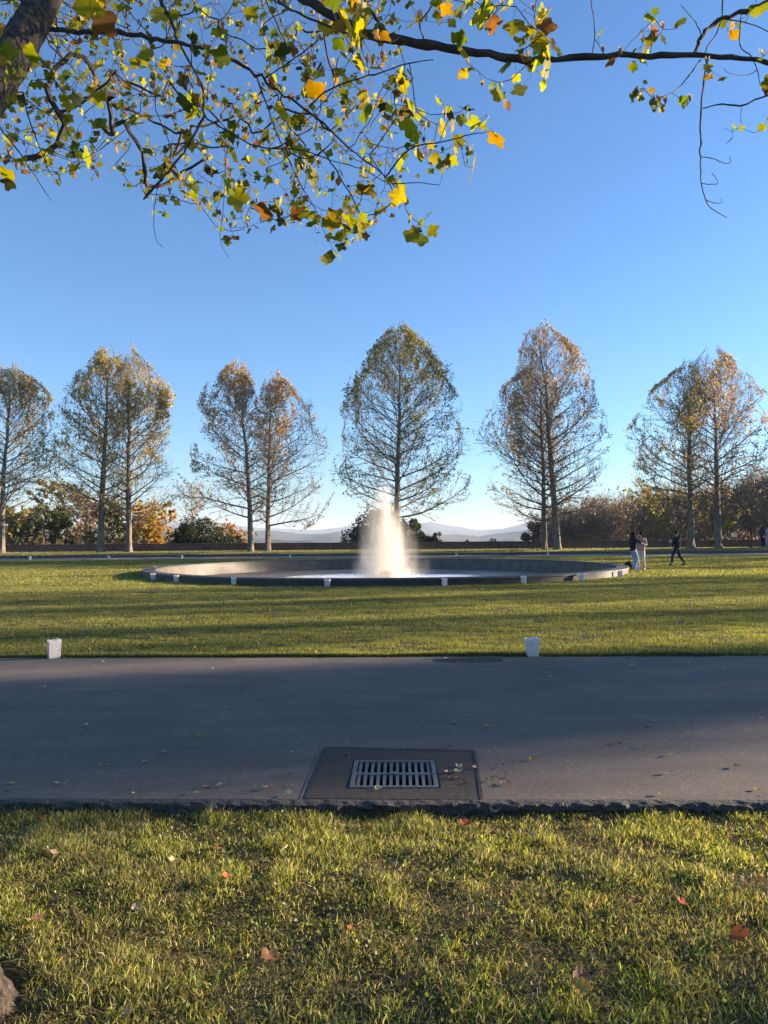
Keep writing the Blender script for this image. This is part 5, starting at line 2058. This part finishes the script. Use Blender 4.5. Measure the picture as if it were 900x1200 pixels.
# ------------------------------------------------------------------ shade trees off to the right (they cast the long shadows)
SAZ, SEL = R(15), R(11)
sv = np.array([math.cos(SAZ), math.sin(SAZ)])
shw, shl = grow(H=17, W=4.2, seed=900, t0=.10, nl=34, r0=.34, leafN=7500, lsize=.22, pal=TAN, pw=[1, 1, 1, 1], topbias=.5, twr=.016)
shw2, shl2 = grow(H=13, W=3.4, seed=901, t0=.04, nl=40, r0=.25, leafN=6800, lsize=.34, pal=GRN, pw=[1, 1, 1], topbias=.2, twr=.016, profile=round_prof, a0=80)
shw3, shl3 = grow(H=17, W=1.9, seed=903, t0=.62, nl=30, r0=.18, leafN=7000, lsize=.36, pal=GRN, pw=[1, 1, 1], topbias=.1, twr=.016, profile=round_prof, a0=85)  # unseen high-crowned tree, added only to shade the near tree's upper limb
mC = (shw3.mesh('trunk', M_BARK), shl3.mesh('crown', M_LEAF))
mA = (shw.mesh('trunk', M_BARK), shl.mesh('crown', M_LEAF))
mB = (shw2.mesh('trunk', M_BARK), shl2.mesh('crown', M_LEAF))
# y0 = where the shadow axis crosses x=0, distance towards the sun, which mesh, scale
SH = [(5.25, 46, 'C', (.36, .36, 1.0)), (6.9, 74, 'B', (.60, .60, 1.28)), (8.6, 84, 'B', (.56, .56, 1.40)), (2.2, 92, 'A', (.22, .22, 1.2)),
      (13.6, 75, 'A', (.5, .5, 1.15)), (18.3, 80, 'A', (.42, .42, 1.2)), (22.0, 66, 'A', (.5, .5, .95)), (24.6, 88, 'A', (.3, .3, 1.2)),
      (29.5, 62, 'B', .60), (32.4, 84, 'A', (.6, .6, 1.0)), (39.0, 58, 'B', .86), (45, 85, 'A', (.6, .6, 1.2)), (48.0, 70, 'A', (.5, .5, 1.1)), (51.0, 60, 'B', (.8, .8, 1.2))]
for k, (yo, dd, kind, sc) in enumerate(SH):
    x_, y_ = dd * sv[0], yo + dd * sv[1]
    o = empty('shade_tree', (x_, y_, float(gz(x_, min(y_, 61.5)))), 'shade-casting tree standing off to the right of the lawn outside the photo', 'tree', 'trees to the right of the lawn outside the frame')
    o.rotation_euler = (0, 0, k * 1.7)
    o.scale = sc if isinstance(sc, tuple) else (sc,) * 3
    for nm, me in zip(('trunk', 'crown'), mA if kind == 'A' else (mB if kind == 'B' else mC)):
        c_ = bpy.data.objects.new(nm, me)
        COL.objects.link(c_)
        c_.parent = o

# ------------------------------------------------------------------ light, sky, haze
w = bpy.data.worlds.new('World')
scene.world = w
w.use_nodes = True
nt = w.node_tree
nt.nodes.clear()
sk = nt.nodes.new('ShaderNodeTexSky')
sk.sky_type = 'NISHITA'
sk.sun_disc = False
sk.sun_elevation = SEL
sk.sun_rotation = R(90) - SAZ
sk.air_density = 1.1
sk.dust_density = 0.75
sk.ozone_density = 5.3
sk.altitude = 900
bg = nt.nodes.new('ShaderNodeBackground')
bg.inputs[1].default_value = 0.076
wo_ = nt.nodes.new('ShaderNodeOutputWorld')
nt.links.new(sk.outputs[0], bg.inputs[0])
nt.links.new(bg.outputs[0], wo_.inputs[0])

sd_ = bpy.data.lights.new('sun', 'SUN')
sd_.energy = 5.0
sd_.angle = R(0.6)
sd_.color = (1.0, 0.80, 0.58)
so = bpy.data.objects.new('sun', sd_)
COL.objects.link(so)
to = Vector((math.cos(SEL) * sv[0], math.cos(SEL) * sv[1], math.sin(SEL)))
so.rotation_euler = to.to_track_quat('Z', 'Y').to_euler()
so.location = to * 100

hz = MB()
hz.box((0, 4200, 20), (19000, 9400, 230))
ho = hz.build('haze', M_DARK)
ho.data.materials.clear()
hm_, nt, out = newmat('haze')
pv_ = N(nt, 'ShaderNodeVolumePrincipled')
pv_.inputs['Color'].default_value = (0.66, 0.78, 0.95, 1)
pv_.inputs['Density'].default_value = 1.6e-4
pv_.inputs['Anisotropy'].default_value = 0.0
nt.links.new(pv_.outputs[0], out.inputs['Volume'])
ho.data.materials.append(hm_)
tag(ho, kind='stuff')

scene.view_settings.view_transform = 'Standard'
scene.view_settings.look = 'None'
scene.view_settings.gamma = 1
scene.view_settings.use_curve_mapping = False
scene.view_settings.exposure = 2.0
scene.render.engine = 'CYCLES'
scene.cycles.volume_bounces = 2
scene.cycles.transparent_max_bounces = 12
